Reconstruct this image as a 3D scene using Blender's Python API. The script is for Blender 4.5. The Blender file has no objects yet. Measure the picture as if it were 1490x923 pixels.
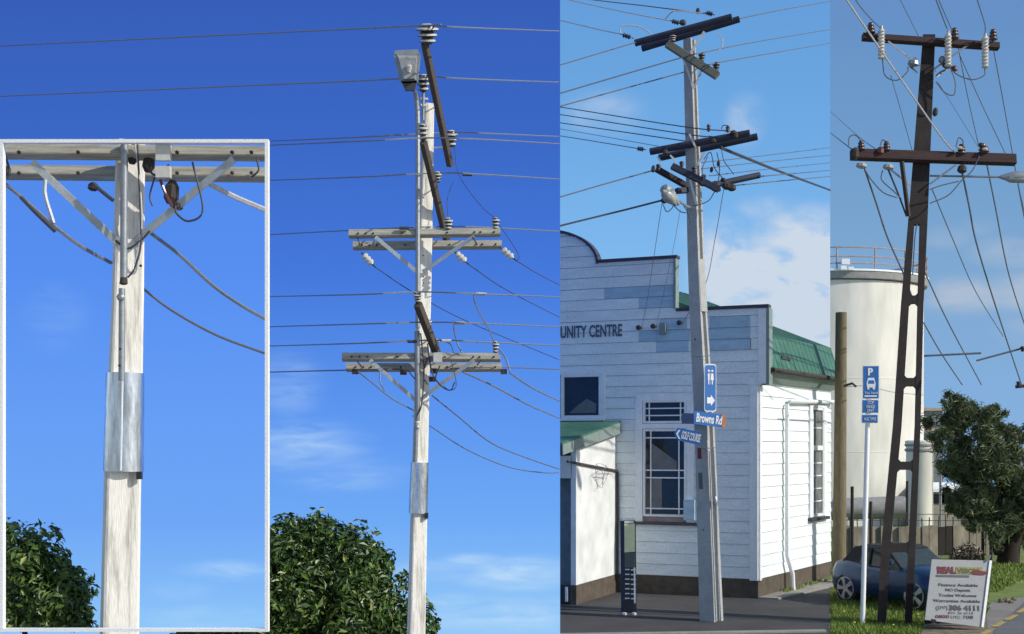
import bpy, math, random
import numpy as np
from mathutils import Vector, Matrix
R = math.radians
random.seed(7)
F, HZ, CX, EYE = 1900.0, 650.0, 745.0, 3.5
EDG = .2437

# ------------------------------------------------------------ camera, light, exposure
S = bpy.context.scene
cam_d = bpy.data.cameras.new('camera'); cam = bpy.data.objects.new('camera', cam_d)
S.collection.objects.link(cam); S.camera = cam
cam.location = (0, 0, EYE); cam.rotation_euler = (R(90), 0, 0)
cam_d.sensor_width = 36; cam_d.lens = 36 * F / 1490
cam_d.shift_y = (HZ - 461.5) / 1490
cam_d.clip_end = 3000
SUN_AZ, SUN_EL = 67.5, 33.0      # azimuth to the right of straight behind the camera
to_sun = Vector((math.sin(R(SUN_AZ)) * math.cos(R(SUN_EL)), -math.cos(R(SUN_AZ)) * math.cos(R(SUN_EL)), math.sin(R(SUN_EL))))
w = bpy.data.worlds.new('World'); S.world = w; w.use_nodes = True
nt = w.node_tree; nt.nodes.clear()
sky = nt.nodes.new('ShaderNodeTexSky'); sky.sky_type = 'NISHITA'; sky.sun_disc = False; sky.ozone_density = 1.6; sky.dust_density = .5
sky.sun_elevation = R(SUN_EL); sky.sun_rotation = math.atan2(to_sun.x, to_sun.y)
bg = nt.nodes.new('ShaderNodeBackground'); bg.inputs['Strength'].default_value = 0.15
wo = nt.nodes.new('ShaderNodeOutputWorld')
nt.links.new(sky.outputs[0], bg.inputs[0]); nt.links.new(bg.outputs[0], wo.inputs[0])
sd = bpy.data.lights.new('sun', 'SUN'); so = bpy.data.objects.new('sun', sd); S.collection.objects.link(so)
sd.energy = 4.0; sd.angle = R(0.5); sd.color = (1.0, 0.95, 0.86)
so.rotation_euler = to_sun.to_track_quat('Z', 'Y').to_euler()
S.view_settings.view_transform = 'Standard'; S.view_settings.look = 'None'
S.view_settings.exposure = 0.0; S.view_settings.gamma = 1.0
S.render.engine = 'CYCLES'; S.cycles.transparent_max_bounces = 8

# ------------------------------------------------------------ helpers
C = S.collection
def P(px, py, Y): return Vector(((px - CX) / F * Y, Y, EYE + (HZ - py) / F * Y))
def G(px, py, z=0.0):
    Y = (EYE - z) * F / (py - HZ); return Vector(((px - CX) / F * Y, Y, z))
def lin(h):
    if isinstance(h, str):
        v = [int(h[i:i + 2], 16) / 255 for i in (0, 2, 4)]
        return tuple(c / 12.92 if c <= .04045 else ((c + .055) / 1.055) ** 2.4 for c in v) + (1,)
    return tuple(h) + (1,)

def mat(name, col, rough=.7, metal=0.0, var=.25, scale=6, bump=.15, col2=None, stretch=(1, 1, 1), thr=(.35, .65), fine=None, spec=None):
    m = bpy.data.materials.new(name); m.use_nodes = True
    n = m.node_tree.nodes; l = m.node_tree.links; b = n['Principled BSDF']
    tc = n.new('ShaderNodeTexCoord'); mp = n.new('ShaderNodeMapping'); mp.inputs['Scale'].default_value = stretch
    l.new(tc.outputs['Object'], mp.inputs[0])
    nz = n.new('ShaderNodeTexNoise'); nz.inputs['Scale'].default_value = scale; nz.inputs['Detail'].default_value = 7
    nz.inputs['Roughness'].default_value = .65
    l.new(mp.outputs[0], nz.inputs['Vector'])
    rp = n.new('ShaderNodeValToRGB'); rp.color_ramp.elements[0].position = thr[0]; rp.color_ramp.elements[1].position = thr[1]
    c = lin(col); c2 = lin(col2) if col2 else tuple(x * (1 - var) for x in c[:3]) + (1,)
    rp.color_ramp.elements[0].color = c2; rp.color_ramp.elements[1].color = c
    l.new(nz.outputs['Fac'], rp.inputs[0])
    out = rp.outputs[0]
    nf = n.new('ShaderNodeTexNoise'); nf.inputs['Scale'].default_value = fine or scale * 12; nf.inputs['Detail'].default_value = 4
    l.new(mp.outputs[0], nf.inputs['Vector'])
    mr = n.new('ShaderNodeMapRange'); mr.inputs[1].default_value = .3; mr.inputs[2].default_value = .7; mr.inputs[3].default_value = .86; mr.inputs[4].default_value = 1.12
    l.new(nf.outputs['Fac'], mr.inputs[0])
    mx = n.new('ShaderNodeVectorMath'); mx.operation = 'SCALE'; l.new(out, mx.inputs[0]); l.new(mr.outputs[0], mx.inputs['Scale'])
    l.new(mx.outputs[0], b.inputs['Base Color'])
    b.inputs['Roughness'].default_value = rough; b.inputs['Metallic'].default_value = metal
    if spec is not None: b.inputs['Specular IOR Level'].default_value = spec
    if bump:
        bp = n.new('ShaderNodeBump'); bp.inputs['Strength'].default_value = bump; bp.inputs['Distance'].default_value = .01
        l.new(nf.outputs['Fac'], bp.inputs['Height']); l.new(bp.outputs[0], b.inputs['Normal'])
    return m

def leafmat(name, col, col2, rough=.4, trans=.15):
    m = bpy.data.materials.new(name); m.use_nodes = True
    n = m.node_tree.nodes; l = m.node_tree.links; b = n['Principled BSDF']
    g = n.new('ShaderNodeNewGeometry'); rp = n.new('ShaderNodeValToRGB')
    rp.color_ramp.elements[0].color = lin(col); rp.color_ramp.elements[1].color = lin(col2)
    e = rp.color_ramp.elements.new(.93); e.color = lin(tuple((a + c) / 2 for a, c in zip(col, col2)))
    l.new(g.outputs['Random Per Island'], rp.inputs[0]); l.new(rp.outputs[0], b.inputs['Base Color'])
    b.inputs['Roughness'].default_value = rough
    return m

class MB:
    def __init__(s): s.v = []; s.f = []; s.m = []; s.k = 0
    def add(s, vs, fs):
        o = len(s.v); s.v += [Vector(x) for x in vs]; s.f += [[i + o for i in f] for f in fs]; s.m += [s.k] * len(fs); return s
    def hexa(s, a, b):      # a: 4 corners, b: 4 corners
        return s.add(list(a) + list(b), [(3, 2, 1, 0), (4, 5, 6, 7), (0, 1, 5, 4), (1, 2, 6, 5), (2, 3, 7, 6), (3, 0, 4, 7)])
    def box(s, c, ex, ey, ez):   # centre and three half vectors
        c, ex, ey, ez = map(Vector, (c, ex, ey, ez))
        q = [c + sx * ex + sy * ey - ez for sx, sy in ((-1, -1), (1, -1), (1, 1), (-1, 1))]
        return s.hexa(q, [x + 2 * ez for x in q])
    def beam(s, p0, p1, w, h, up=(0, 0, 1), w1=None, h1=None):
        p0, p1 = Vector(p0), Vector(p1); d = (p1 - p0).normalized(); up = Vector(up)
        sx = d.cross(up).normalized(); uz = sx.cross(d).normalized()
        w1 = w1 or w; h1 = h1 or h
        def ring(p, w, h):
            c = min(w, h) * .08; r = []
            for a, b in ((-1, -1), (1, -1), (1, 1), (-1, 1)):
                q1 = p + sx * a * (w / 2 - c) + uz * b * h / 2; q2 = p + sx * a * w / 2 + uz * b * (h / 2 - c)
                r += [q2, q1] if (a * b) > 0 and a < 0 or (a > 0 and b < 0 and False) else [q1, q2] if a * b < 0 and a > 0 or (a * b > 0 and False) else [q2, q1]
            r.sort(key=lambda q: math.atan2((q - p).dot(uz), (q - p).dot(sx)))
            return r
        A, B = ring(p0, w, h), ring(p1, w1, h1); n = len(A)
        return s.add(A + B, [tuple(range(n))[::-1], tuple(range(n, 2 * n))] + [(i, (i + 1) % n, n + (i + 1) % n, n + i) for i in range(n)])
    def tube(s, pts, r, n=6, r1=None):
        pts = [Vector(p) for p in pts]; rings = []
        for i, p in enumerate(pts):
            d = (pts[min(i + 1, len(pts) - 1)] - pts[max(i - 1, 0)]).normalized()
            a = d.cross(Vector((0.13, 0.37, .92)) if abs(d.z) < .9 else Vector((1, .2, 0))).normalized(); b = d.cross(a)
            rr = r if r1 is None else r + (r1 - r) * i / max(1, len(pts) - 1)
            rings.append([p + (a * math.cos(2 * math.pi * k / n) + b * math.sin(2 * math.pi * k / n)) * rr for k in range(n)])
        fs = [tuple(range(n))[::-1], tuple(range((len(pts) - 1) * n, len(pts) * n))]
        for i in range(len(pts) - 1):
            fs += [(i * n + k, i * n + (k + 1) % n, (i + 1) * n + (k + 1) % n, (i + 1) * n + k) for k in range(n)]
        return s.add([q for rg in rings for q in rg], fs)
    def lathe(s, o, d, prof, n=16, mats=None):     # prof: (height, radius)
        o = Vector(o); d = Vector(d).normalized()
        a = d.cross(Vector((0, 1, 0.1)) if abs(d.y) < .9 else Vector((1, 0, 0))).normalized(); b = d.cross(a)
        vs = []
        for h, r in prof: vs += [o + d * h + (a * math.cos(2 * math.pi * k / n) + b * math.sin(2 * math.pi * k / n)) * max(r, .0005) for k in range(n)]
        base = len(s.v); k0 = s.k
        s.add(vs, [])
        for i in range(len(prof) - 1):
            for k in range(n):
                s.f.append([base + i * n + k, base + i * n + (k + 1) % n, base + (i + 1) * n + (k + 1) % n, base + (i + 1) * n + k])
                s.m.append(mats[i] if mats else k0)
        s.f.append([base + k for k in range(n)][::-1]); s.m.append(mats[0] if mats else k0)
        s.f.append([base + (len(prof) - 1) * n + k for k in range(n)]); s.m.append(mats[-1] if mats else k0)
        return s
    def prism(s, poly, d):
        poly = [Vector(p) for p in poly]; d = Vector(d); n = len(poly)
        return s.add(poly + [p + d for p in poly], [tuple(range(n))[::-1], tuple(range(n, 2 * n))] + [(i, (i + 1) % n, n + (i + 1) % n, n + i) for i in range(n)])
    def build(s, name, mats, parent=None, smooth=False, **props):
        me = bpy.data.meshes.new(name); o0 = org(parent)
        me.from_pydata([tuple(v - o0) for v in s.v], [], s.f)
        for m in (mats if isinstance(mats, (list, tuple)) else [mats]): me.materials.append(m)
        me.polygons.foreach_set('material_index', s.m)
        if smooth: me.polygons.foreach_set('use_smooth', [True] * len(s.f))
        me.update()
        import bmesh
        bm = bmesh.new(); bm.from_mesh(me); bmesh.ops.recalc_face_normals(bm, faces=bm.faces); bm.to_mesh(me); bm.free()
        o = bpy.data.objects.new(name, me); C.objects.link(o); o.parent = parent
        for k, v in props.items(): o[k] = v
        if smooth:
            try: me.set_sharp_from_angle(angle=R(40))
            except Exception: pass
        return o
def org(o):
    v = Vector((0, 0, 0))
    while o is not None: v = v + o.location; o = o.parent
    return v
def thing(name, label, cat, loc=(0, 0, 0), group=None):
    o = bpy.data.objects.new(name, None); C.objects.link(o); o.location = loc; o.empty_display_size = .2
    return tag(o, label, cat, group)
def tag(o, label, cat, group=None, kind=None):
    o['label'] = label; o['category'] = cat
    if group: o['group'] = group
    if kind: o['kind'] = kind
    return o
def struct(o): o['kind'] = 'structure'; return o
def text(s, o, rt, up, size, m, parent, name='lettering', depth=.006, width=None, bold=0.0, mesh_w=None):
    """flat lettering; o = lower left corner, rt / up = unit vectors"""
    cu = bpy.data.curves.new(name, 'FONT'); cu.body = s; cu.size = size; cu.extrude = depth / 2; cu.offset = bold
    cu.resolution_u = 3
    t = bpy.data.objects.new(name, cu); C.objects.link(t)
    dg = bpy.context.evaluated_depsgraph_get(); me = bpy.data.meshes.new_from_object(t.evaluated_get(dg)); me.name = name
    bpy.data.objects.remove(t)
    rt = Vector(rt).normalized(); up = Vector(up); up = (up - rt * up.dot(rt)).normalized(); nn = rt.cross(up)
    xs = [v.co.x for v in me.vertices]; x0, x1 = min(xs), max(xs); k = width / (x1 - x0) if width else 1
    o0 = org(parent); o = Vector(o)
    for v in me.vertices: v.co = o + rt * (v.co.x - x0) * k + up * v.co.y + nn * v.co.z - o0
    me.materials.clear(); me.materials.append(m)
    ob = bpy.data.objects.new(name, me); C.objects.link(ob); ob.parent = parent; return ob
def spline(pts, n=8):
    pts = [Vector(p) for p in pts]
    if len(pts) < 3: return pts
    out = []; Q = [2 * pts[0] - pts[1]] + pts + [2 * pts[-1] - pts[-2]]
    for i in range(1, len(Q) - 2):
        for k in range(n):
            t = k / n; a, b, c, d = Q[i - 1:i + 3]
            out.append(.5 * ((2 * b) + (c - a) * t + (2 * a - 5 * b + 4 * c - d) * t * t + (3 * b - a - 3 * c + d) * t ** 3))
    return out + [pts[-1]]

# ------------------------------------------------------------ materials
M = dict(
    concrete=mat('pale_weathered_concrete', (.74, .71, .64), .9, var=.5, scale=3.5, bump=.3, stretch=(3.5, 3.5, .3), col2=(.27, .24, .20), thr=(.30, .50)),
    concrete2=mat('grey_concrete', (.42, .42, .41), .9, scale=3, bump=.25, var=.2),
    dark_pole=mat('dark_stained_concrete', (.032, .025, .025), .9, scale=4, bump=.4, var=.4),
    dark_timber=mat('dark_brown_timber', (.05, .022, .022), .85, scale=9, stretch=(.4, 3, 3), bump=.3, var=.5),
    timber=mat('grey_weathered_timber', (.46, .44, .36), .85, scale=9, stretch=(.3, 4, 4), bump=.4, col2=(.26, .24, .19)),
    timber_shaded=mat('shade_darkened_timber', (.085, .066, .052), .85, scale=9, stretch=(1, 3, 3), bump=.3),  # shade on the diagonal arms' undersides is put into this dark brown
    timber_dark=mat('dark_weathered_timber', (.055, .042, .036), .85, scale=9, bump=.3),
    blue_log=mat('dark_tarred_round_timber', (.035, .042, .075), .7, scale=6, stretch=(.3, 2, 2), var=.5),
    green_timber=mat('green_treated_timber', (.14, .15, .12), .8, scale=8, stretch=(.3, 3, 3)),
    post_wood=mat('tan_wooden_post', (.20, .16, .09), .9, scale=5, stretch=(4, 4, .5), col2=(.13, .10, .06)),
    galv=mat('galvanised_steel', (.34, .36, .38), .45, .5, scale=12, var=.25),
    sleeve=mat('shiny_metal_sleeve', (.66, .72, .84), .27, .95, scale=5, fine=14, bump=.35, stretch=(3, 3, .5), var=.45),
    brace=mat('pale_steel', (.48, .52, .54), .5, .3, scale=10),
    wire_l=mat('bare_aluminium_wire', (.23, .25, .29), .5, .3, scale=40, bump=0),
    wire_d=mat('dark_insulated_wire', (.05, .055, .075), .6, scale=40, bump=0),
    wire_w=mat('pale_insulated_wire', (.55, .55, .57), .5, scale=40, bump=0),
    wire_m=mat('grey_steel_wire', (.13, .14, .17), .6, scale=40, bump=0),
    porc=mat('white_porcelain', (.62, .60, .54), .3, scale=20, bump=0, var=.15),
    porc_d=mat('dark_and_shade_porcelain', (.06, .055, .05), .35, scale=20, bump=0),
    porc_r=mat('brown_glazed_porcelain', (.14, .035, .03), .25, scale=20, bump=0),
    black=mat('black_rubber', (.02, .02, .02), .6, bump=0),
    white=mat('white_paint', (.88, .88, .87), .5, bump=0, var=.03),
    glass_lamp=mat('grey_lantern_bowl', (.40, .42, .42), .3, scale=14, var=.45, bump=.1),
    lamp_house=mat('cast_grey_lantern_housing', (.32, .35, .38), .4, .3),
    lamp_dark=mat('lantern_throat', (.06, .06, .055), .6),
    board=mat('painted_weatherboard', (.79, .84, .83), .6, scale=2.2, stretch=(.6, .6, 3), bump=.15, var=.13),
    board_b=mat('pale_blue_weatherboard', (.42, .58, .68), .6, scale=3, stretch=(.6, .6, 3), bump=.15, var=.2),
    gap=mat('dark_board_joint', (.40, .31, .28), .9),
    trim=mat('painted_trim', (.80, .82, .82), .5, scale=4, bump=.05, var=.1),
    cap=mat('dark_capping', (.06, .05, .07), .5),
    cap_g=mat('pale_green_trim', (.24, .30, .27), .5),
    roof=mat('green_painted_iron', (.055, .17, .115), .5, scale=2, var=.3),
    plinth=mat('brown_plinth', (.115, .09, .065), .9, scale=4, var=.4, bump=.4),
    render_w=mat('white_rendered_wall', (.70, .71, .69), .8, scale=.8, fine=2, var=.08, bump=0),
    pane=mat('dark_window_pane', (.022, .026, .036), .08, scale=1.3, var=.7, bump=0),
    pane_pale=mat('pale_grey_window_pane', (.26, .27, .26), .15, scale=2, var=.5, bump=0),  # pale grey glass with random mottling
    pane_reflection=mat('grey_pane_reflection', (.16, .17, .18), .8),  # flat grey standing for what the window glass reflects
    signblue=mat('blue_sign_face', (.012, .13, .42), .45, bump=0, var=.08),
    signnavy=mat('dark_blue_sign_face', (.012, .06, .20), .45, bump=0, var=.08),
    signwhite=mat('white_sign_print', (.75, .75, .75), .5, bump=0, var=.05),
    orange=mat('orange_sign_tip', (.38, .16, .08), .6, bump=0),
    yellow=mat('pale_yellow_panel', (.80, .76, .40), .6, bump=0, var=.15),
    navy=mat('near_black_panel', (.018, .02, .03), .5, bump=0),
    greyg=mat('grey_green_panel', (.10, .12, .11), .6, bump=0),
    asphalt=mat('dark_asphalt', (.06, .057, .056), .95, scale=1.1, fine=26, bump=.6, var=.3),
    asphalt2=mat('grey_road_surface', (.24, .22, .20), .95, scale=1.2, fine=25, bump=.5, var=.22),
    dirt=mat('gravelly_dirt', (.24, .20, .14), .95, scale=5, fine=50, bump=.6, col2=(.10, .085, .05)),
    pathc=mat('pale_concrete_path', (.30, .28, .25), .95, scale=1.5, var=.2, bump=.3),
    soil=mat('grassy_earth', (.17, .22, .035), .95, scale=1.5, fine=30, bump=.6, col2=(.10, .14, .03)),
    ymark=mat('worn_yellow_marking', (.50, .36, .10), .8, scale=9, var=.4),
    tank=mat('cream_painted_steel', (.66, .63, .56), .55, scale=.2, fine=1.5, stretch=(1, 1, .3), var=.05, bump=.05),
    tankroof=mat('grey_tank_rim', (.30, .29, .28), .7),
    rail=mat('pinkish_rail', (.42, .34, .33), .6, bump=0),
    cpanel=mat('stained_concrete_panel', (.48, .43, .35), .9, scale=1.2, stretch=(2, 2, .5), col2=(.22, .19, .15)),
    cpanel_d=mat('dark_panel', (.05, .04, .04), .9),
    beige=mat('beige_shed_wall', (.38, .33, .26), .8), greyw=mat('grey_shed_wall', (.20, .22, .24), .8),
    bark=mat('dark_bark', (.03, .02, .014), .95, scale=6, bump=.6),
    car=mat('metallic_blue_paint', (.022, .055, .12), .25, .4, scale=30, var=.1, bump=0),
    softtop=mat('black_soft_top', (.018, .018, .022), .8), carglass=mat('car_glass', (.035, .05, .045), .06, bump=0),
    tyre=mat('tyre_rubber', (.02, .02, .02), .8), rim=mat('silver_alloy', (.62, .62, .64), .25, .7, bump=0),
    chrome=mat('headlamp_glass', (.55, .6, .62), .1, .5, bump=0),
    signboard=mat('grey_white_signboard', (.36, .36, .36), .6, var=.08, bump=.05),
    ink=mat('dark_print', (.09, .09, .10), .7, bump=0), ink2=mat('faded_print', (.22, .22, .23), .7, bump=0), maroon=mat('maroon_print', (.16, .02, .03), .6, bump=0), olive=mat('yellow_green_print', (.30, .30, .05), .6, bump=0),
    leaf1=leafmat('glossy_broad_leaf', (.016, .045, .008), (.16, .25, .035), .42),
    leaf3=leafmat('pine_needle_foliage', (.07, .10, .045), (.36, .39, .20), .8),
    leafy=leafmat('yellow_leaf', (.20, .24, .05), (.32, .30, .10), .7),
    grass=leafmat('grass_blade', (.13, .19, .025), (.25, .32, .05), .7),
    flower=mat('dandelion_yellow', (.6, .5, .02), .6, bump=0),
)
for nm in ('porc', 'porc_d', 'porc_r'): M[nm].node_tree.nodes['Principled BSDF'].inputs['Roughness'].default_value = .3

# ------------------------------------------------------------ the skies (three standing sky backdrops and a small one)
def skymat(name, Y, ramp, blobs=(), cloud=('E8EEF4'), wisp=0.0, nscale=.35, y0=-250, y1=950, stretch=1.0):
    m = bpy.data.materials.new(name); m.use_nodes = True; n = m.node_tree.nodes; l = m.node_tree.links; n.clear()
    out = n.new('ShaderNodeOutputMaterial'); em = n.new('ShaderNodeEmission'); l.new(em.outputs[0], out.inputs[0])
    geo = n.new('ShaderNodeNewGeometry'); sp = n.new('ShaderNodeSeparateXYZ'); l.new(geo.outputs['Position'], sp.inputs[0])
    mr = n.new('ShaderNodeMapRange'); za = P(0, y0, Y).z; zb = P(0, y1, Y).z
    mr.inputs[1].default_value = za; mr.inputs[2].default_value = zb; l.new(sp.outputs['Z'], mr.inputs[0])
    rp = n.new('ShaderNodeValToRGB'); el = rp.color_ramp.elements
    el.remove(el[-1]); el[0].position = 0; el[0].color = lin(ramp[0][1])
    for y, c in ramp[1:]:
        e = el.new(min(1, max(.001, (y - y0) / (y1 - y0)))); e.color = lin(c)
    l.new(mr.outputs[0], rp.inputs[0]); col = rp.outputs[0]
    mp = n.new('ShaderNodeMapping'); k = 23.5 / Y; mp.inputs['Scale'].default_value = (k, k, k * stretch); l.new(geo.outputs['Position'], mp.inputs[0])
    nz = n.new('ShaderNodeTexNoise'); nz.inputs['Scale'].default_value = nscale; nz.inputs['Detail'].default_value = 8; nz.inputs['Distortion'].default_value = .4; nz.inputs['Roughness'].default_value = .55
    l.new(mp.outputs[0], nz.inputs['Vector'])
    tot = None
    for (px, py, rx, ry, s) in blobs:
        c = P(px, py, Y); q = n.new('ShaderNodeVectorMath'); q.operation = 'SUBTRACT'; q.inputs[1].default_value = c; l.new(geo.outputs['Position'], q.inputs[0])
        q2 = n.new('ShaderNodeVectorMath'); q2.operation = 'MULTIPLY'; q2.inputs[1].default_value = (F / Y / rx, 0, F / Y / ry); l.new(q.outputs[0], q2.inputs[0])
        q3 = n.new('ShaderNodeVectorMath'); q3.operation = 'LENGTH'; l.new(q2.outputs[0], q3.inputs[0])
        q4 = n.new('ShaderNodeMapRange'); q4.interpolation_type = 'SMOOTHERSTEP'; q4.inputs[1].default_value = 1.25; q4.inputs[2].default_value = .1; q4.inputs[3].default_value = 0; q4.inputs[4].default_value = s
        l.new(q3.outputs['Value'], q4.inputs[0])
        if tot is None: tot = q4.outputs[0]
        else:
            a = n.new('ShaderNodeMath'); a.operation = 'MAXIMUM'; l.new(tot, a.inputs[0]); l.new(q4.outputs[0], a.inputs[1]); tot = a.outputs[0]
    if tot is not None:
        nm = n.new('ShaderNodeMapRange'); nm.inputs[1].default_value = .32; nm.inputs[2].default_value = .66; nm.inputs[3].default_value = .2; nm.inputs[4].default_value = 1.35
        l.new(nz.outputs['Fac'], nm.inputs[0])
        a = n.new('ShaderNodeMath'); a.operation = 'MULTIPLY'; a.use_clamp = True; l.new(tot, a.inputs[0]); l.new(nm.outputs[0], a.inputs[1])
        mx = n.new('ShaderNodeMixRGB'); l.new(a.outputs[0], mx.inputs[0]); l.new(col, mx.inputs[1]); mx.inputs[2].default_value = lin(cloud); col = mx.outputs[0]
    l.new(col, em.inputs[0]); em.inputs[1].default_value = 1.0
    return m
def skyflat(x0, x1, ytop, zbot, Y, m, th=.06):
    a = P(x0, ytop, Y); b = P(x1, ytop, Y)
    mb = MB(); mb.hexa([(a.x, Y, zbot), (b.x, Y, zbot), (b.x, Y + th, zbot), (a.x, Y + th, zbot)], [(a.x, Y, a.z), (b.x, Y, a.z), (b.x, Y + th, a.z), (a.x, Y + th, a.z)])
    return struct(mb.build('sky', m))
Y1, Y2, Y3, YI = 23.5, 46.0, 95.0, 11.75
m1 = skymat('deep_blue_sky', Y1, [(-200, '2F58AE'), (0, '375FB9'), (200, '3B68C6'), (400, '4579DC'), (600, '5C96F0'), (760, '6FAAF6'), (850, '86BDF7'), (923, '92C8F8')],
            [(440, 650, 110, 45, .38), (500, 690, 110, 30, .22), (640, 830, 90, 18, .35), (690, 815, 60, 12, .4), (760, 835, 110, 30, .6), (740, 895, 170, 32, .45), (420, 560, 60, 60, .2), (660, 880, 60, 20, .3)], 'C4E2FA', nscale=.9, stretch=5)
skyflat(-1500, 815, -500, -.05, Y1, m1)
m2 = skymat('azure_sky_with_clouds', Y2, [(-200, '5A94D2'), (0, '659EDA'), (200, '6FAAE4'), (350, '7CB6EC'), (500, '93C3EC'), (650, 'A8CDEC')],
            [(1190, 400, 160, 95, 2.2), (1160, 480, 160, 90, 2.2), (1055, 395, 60, 85, 1.7), (1100, 440, 90, 60, 1.2), (1180, 330, 90, 40, .9), (880, 165, 70, 40, .32), (1085, 175, 35, 45, .4), (1120, 305, 60, 25, .35), (1220, 480, 70, 80, .8), (1040, 340, 60, 30, .4)], 'CBD8E8', nscale=1.1, stretch=1.6)
skyflat(300, 1208, -500, -.05, Y2, m2)
m3 = skymat('hazy_blue_sky', Y3, [(-200, '5F8AC0'), (0, '6690C6'), (200, '6F9CCB'), (400, '7FA9D2'), (560, '84AEDB'), (760, '8DB6E0')],
            [(1470, 368, 70, 28, .95), (1410, 430, 90, 32, .9), (1490, 425, 80, 36, .95), (1380, 345, 50, 22, .4), (1500, 480, 60, 30, .4), (1430, 330, 40, 18, .3)], 'ABBDD3', nscale=.7, stretch=1.8)
skyflat(900, 3200, -800, -.05, Y3, m3)
mi = skymat('framed_sky', YI, [(200, '5088EA'), (400, '568FF0'), (560, '639BF5'), (760, '6FA7F6'), (850, '80B8F8'), (915, '8EC6F9')],
            [(80, 460, 60, 60, .10), (330, 830, 80, 18, .4), (300, 900, 110, 25, .28), (260, 860, 60, 20, .2)], 'B6DAFA', nscale=1.1, y0=150, y1=923, stretch=4)
skyflat(3, 388, 206, P(0, 916, YI).z, YI, mi, .02)

# ------------------------------------------------------------ ground
def sheet(name, pts, z, m, **kw):
    mb = MB(); mb.add([(p[0], p[1], z) for p in pts], [tuple(range(len(pts)))]); return struct(mb.build(name, m))
def gp(px, py): v = G(px, py); return (v.x, v.y)
sheet('ground', [(-900, -900), (900, -900), (900, 900), (-900, 900)], 0, M['pathc'])
sheet('verge_ground', [(5.0, 20.5), (30, 20.5), (60, 120), (EDG * 120, 120)], .004, M['soil'])
sheet('pavement', [(-14, 22.4), (EDG * 23.4, 23.4), (EDG * 46, 46), (-14, 46)], .03, M['asphalt'])
mb = MB()
mb.beam((-14, 22.4, .02), (EDG * 24.45 - .1, 24.45, .02), .16, .10); mb.build('kerb', M['pathc'])['kind'] = 'structure'
sheet('road', [(-14, 8), (5.7, 8), (5.9, 24.3), (-14, 22.3)], .008, M['asphalt2'])
sheet('driveway', [gp(1385, 960), gp(1432, 908), gp(1440, 878), gp(1500, 868), gp(1620, 880), gp(1640, 960)], .012, M['asphalt2'])
sheet('dirt_verge', [gp(1330, 960), gp(1345, 905), gp(1395, 893), gp(1436, 898), gp(1440, 930), gp(1430, 960)], .016, M['dirt'])
sheet('side_road', [gp(1410, 990), gp(1448, 918), gp(1475, 892), gp(1500, 868), gp(1700, 870), gp(1800, 990)], .020, mat('dark_grey_road', (.13, .13, .135), .95, scale=2, fine=30, bump=.4))
for a in ((1428, 926), (1447, 914), (1465, 904), (1482, 893)):
    p = G(*a); q = G(a[0] + 13, a[1] - 7.5); d = (q - p)
    mb = MB(); sx = Vector((d.y, -d.x, 0)).normalized() * .06
    mb.add([p - sx, p + sx, q + sx, q - sx], [(0, 1, 2, 3)])
    for v in mb.v: v.z = .026
    mb.build('road_marking', M['ymark'])['kind'] = 'structure'
# grass
def grass(n, seed, reg, h0, h1):
    rs = np.random.RandomState(seed); V = []; Fc = []
    c = 0
    while c < n:
        px, py = rs.uniform(reg[0], reg[2]), rs.uniform(reg[1], reg[3])
        if not reg[4](px, py): continue
        p = G(px, py); h = rs.uniform(h0, h1) * (1.6 if rs.rand() < .1 else 1); a = rs.uniform(0, 6.28); wd = rs.uniform(.008, .018) * p.y / 27
        t = Vector((rs.normal(0, .4) * h, rs.normal(0, .4) * h, h)); s = Vector((math.cos(a) * wd, math.sin(a) * wd, 0))
        p = p + Vector((rs.normal(0, .03), rs.normal(0, .05), 0))
        V += [tuple(p - s), tuple(p + s), tuple(p + t)]; Fc.append((c * 3, c * 3 + 1, c * 3 + 2)); c += 1
    return V, Fc
def inreg(px, py):
    if px < 1211: return False
    if py > 893: return px < 1345 + (902 - py) * .5 or (px < 1400 and py < 905 and random.random() < .15)
    if py > 862: return px < 1436
    if py > 838: return px < 1436 + (868 - py) * 2.2
    return True
V, Fc = grass(60000, 3, (1208, 822, 1500, 925, inreg), .04, .10)
me = bpy.data.meshes.new('grass'); me.from_pydata(V, [], Fc); me.materials.append(M['grass']); o = bpy.data.objects.new('grass', me); C.objects.link(o)
tag(o, 'bright green grass verge growing around the dark ladder pole and blue car', 'grass', kind='stuff')
mb = MB()
rs = random.Random(5)
for i in range(12):
    p = G(rs.uniform(1225, 1340), rs.uniform(885, 920)) + Vector((0, 0, rs.uniform(.08, .16)))
    mb.lathe(p, (0, -.3, 1), [(0, .012), (.01, .028), (.02, .01)], 6)
o = mb.build('dandelions', M['flower']); tag(o, 'scattered small yellow flowers in the grass at the foot of the signpost', 'flowers', kind='stuff')

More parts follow.
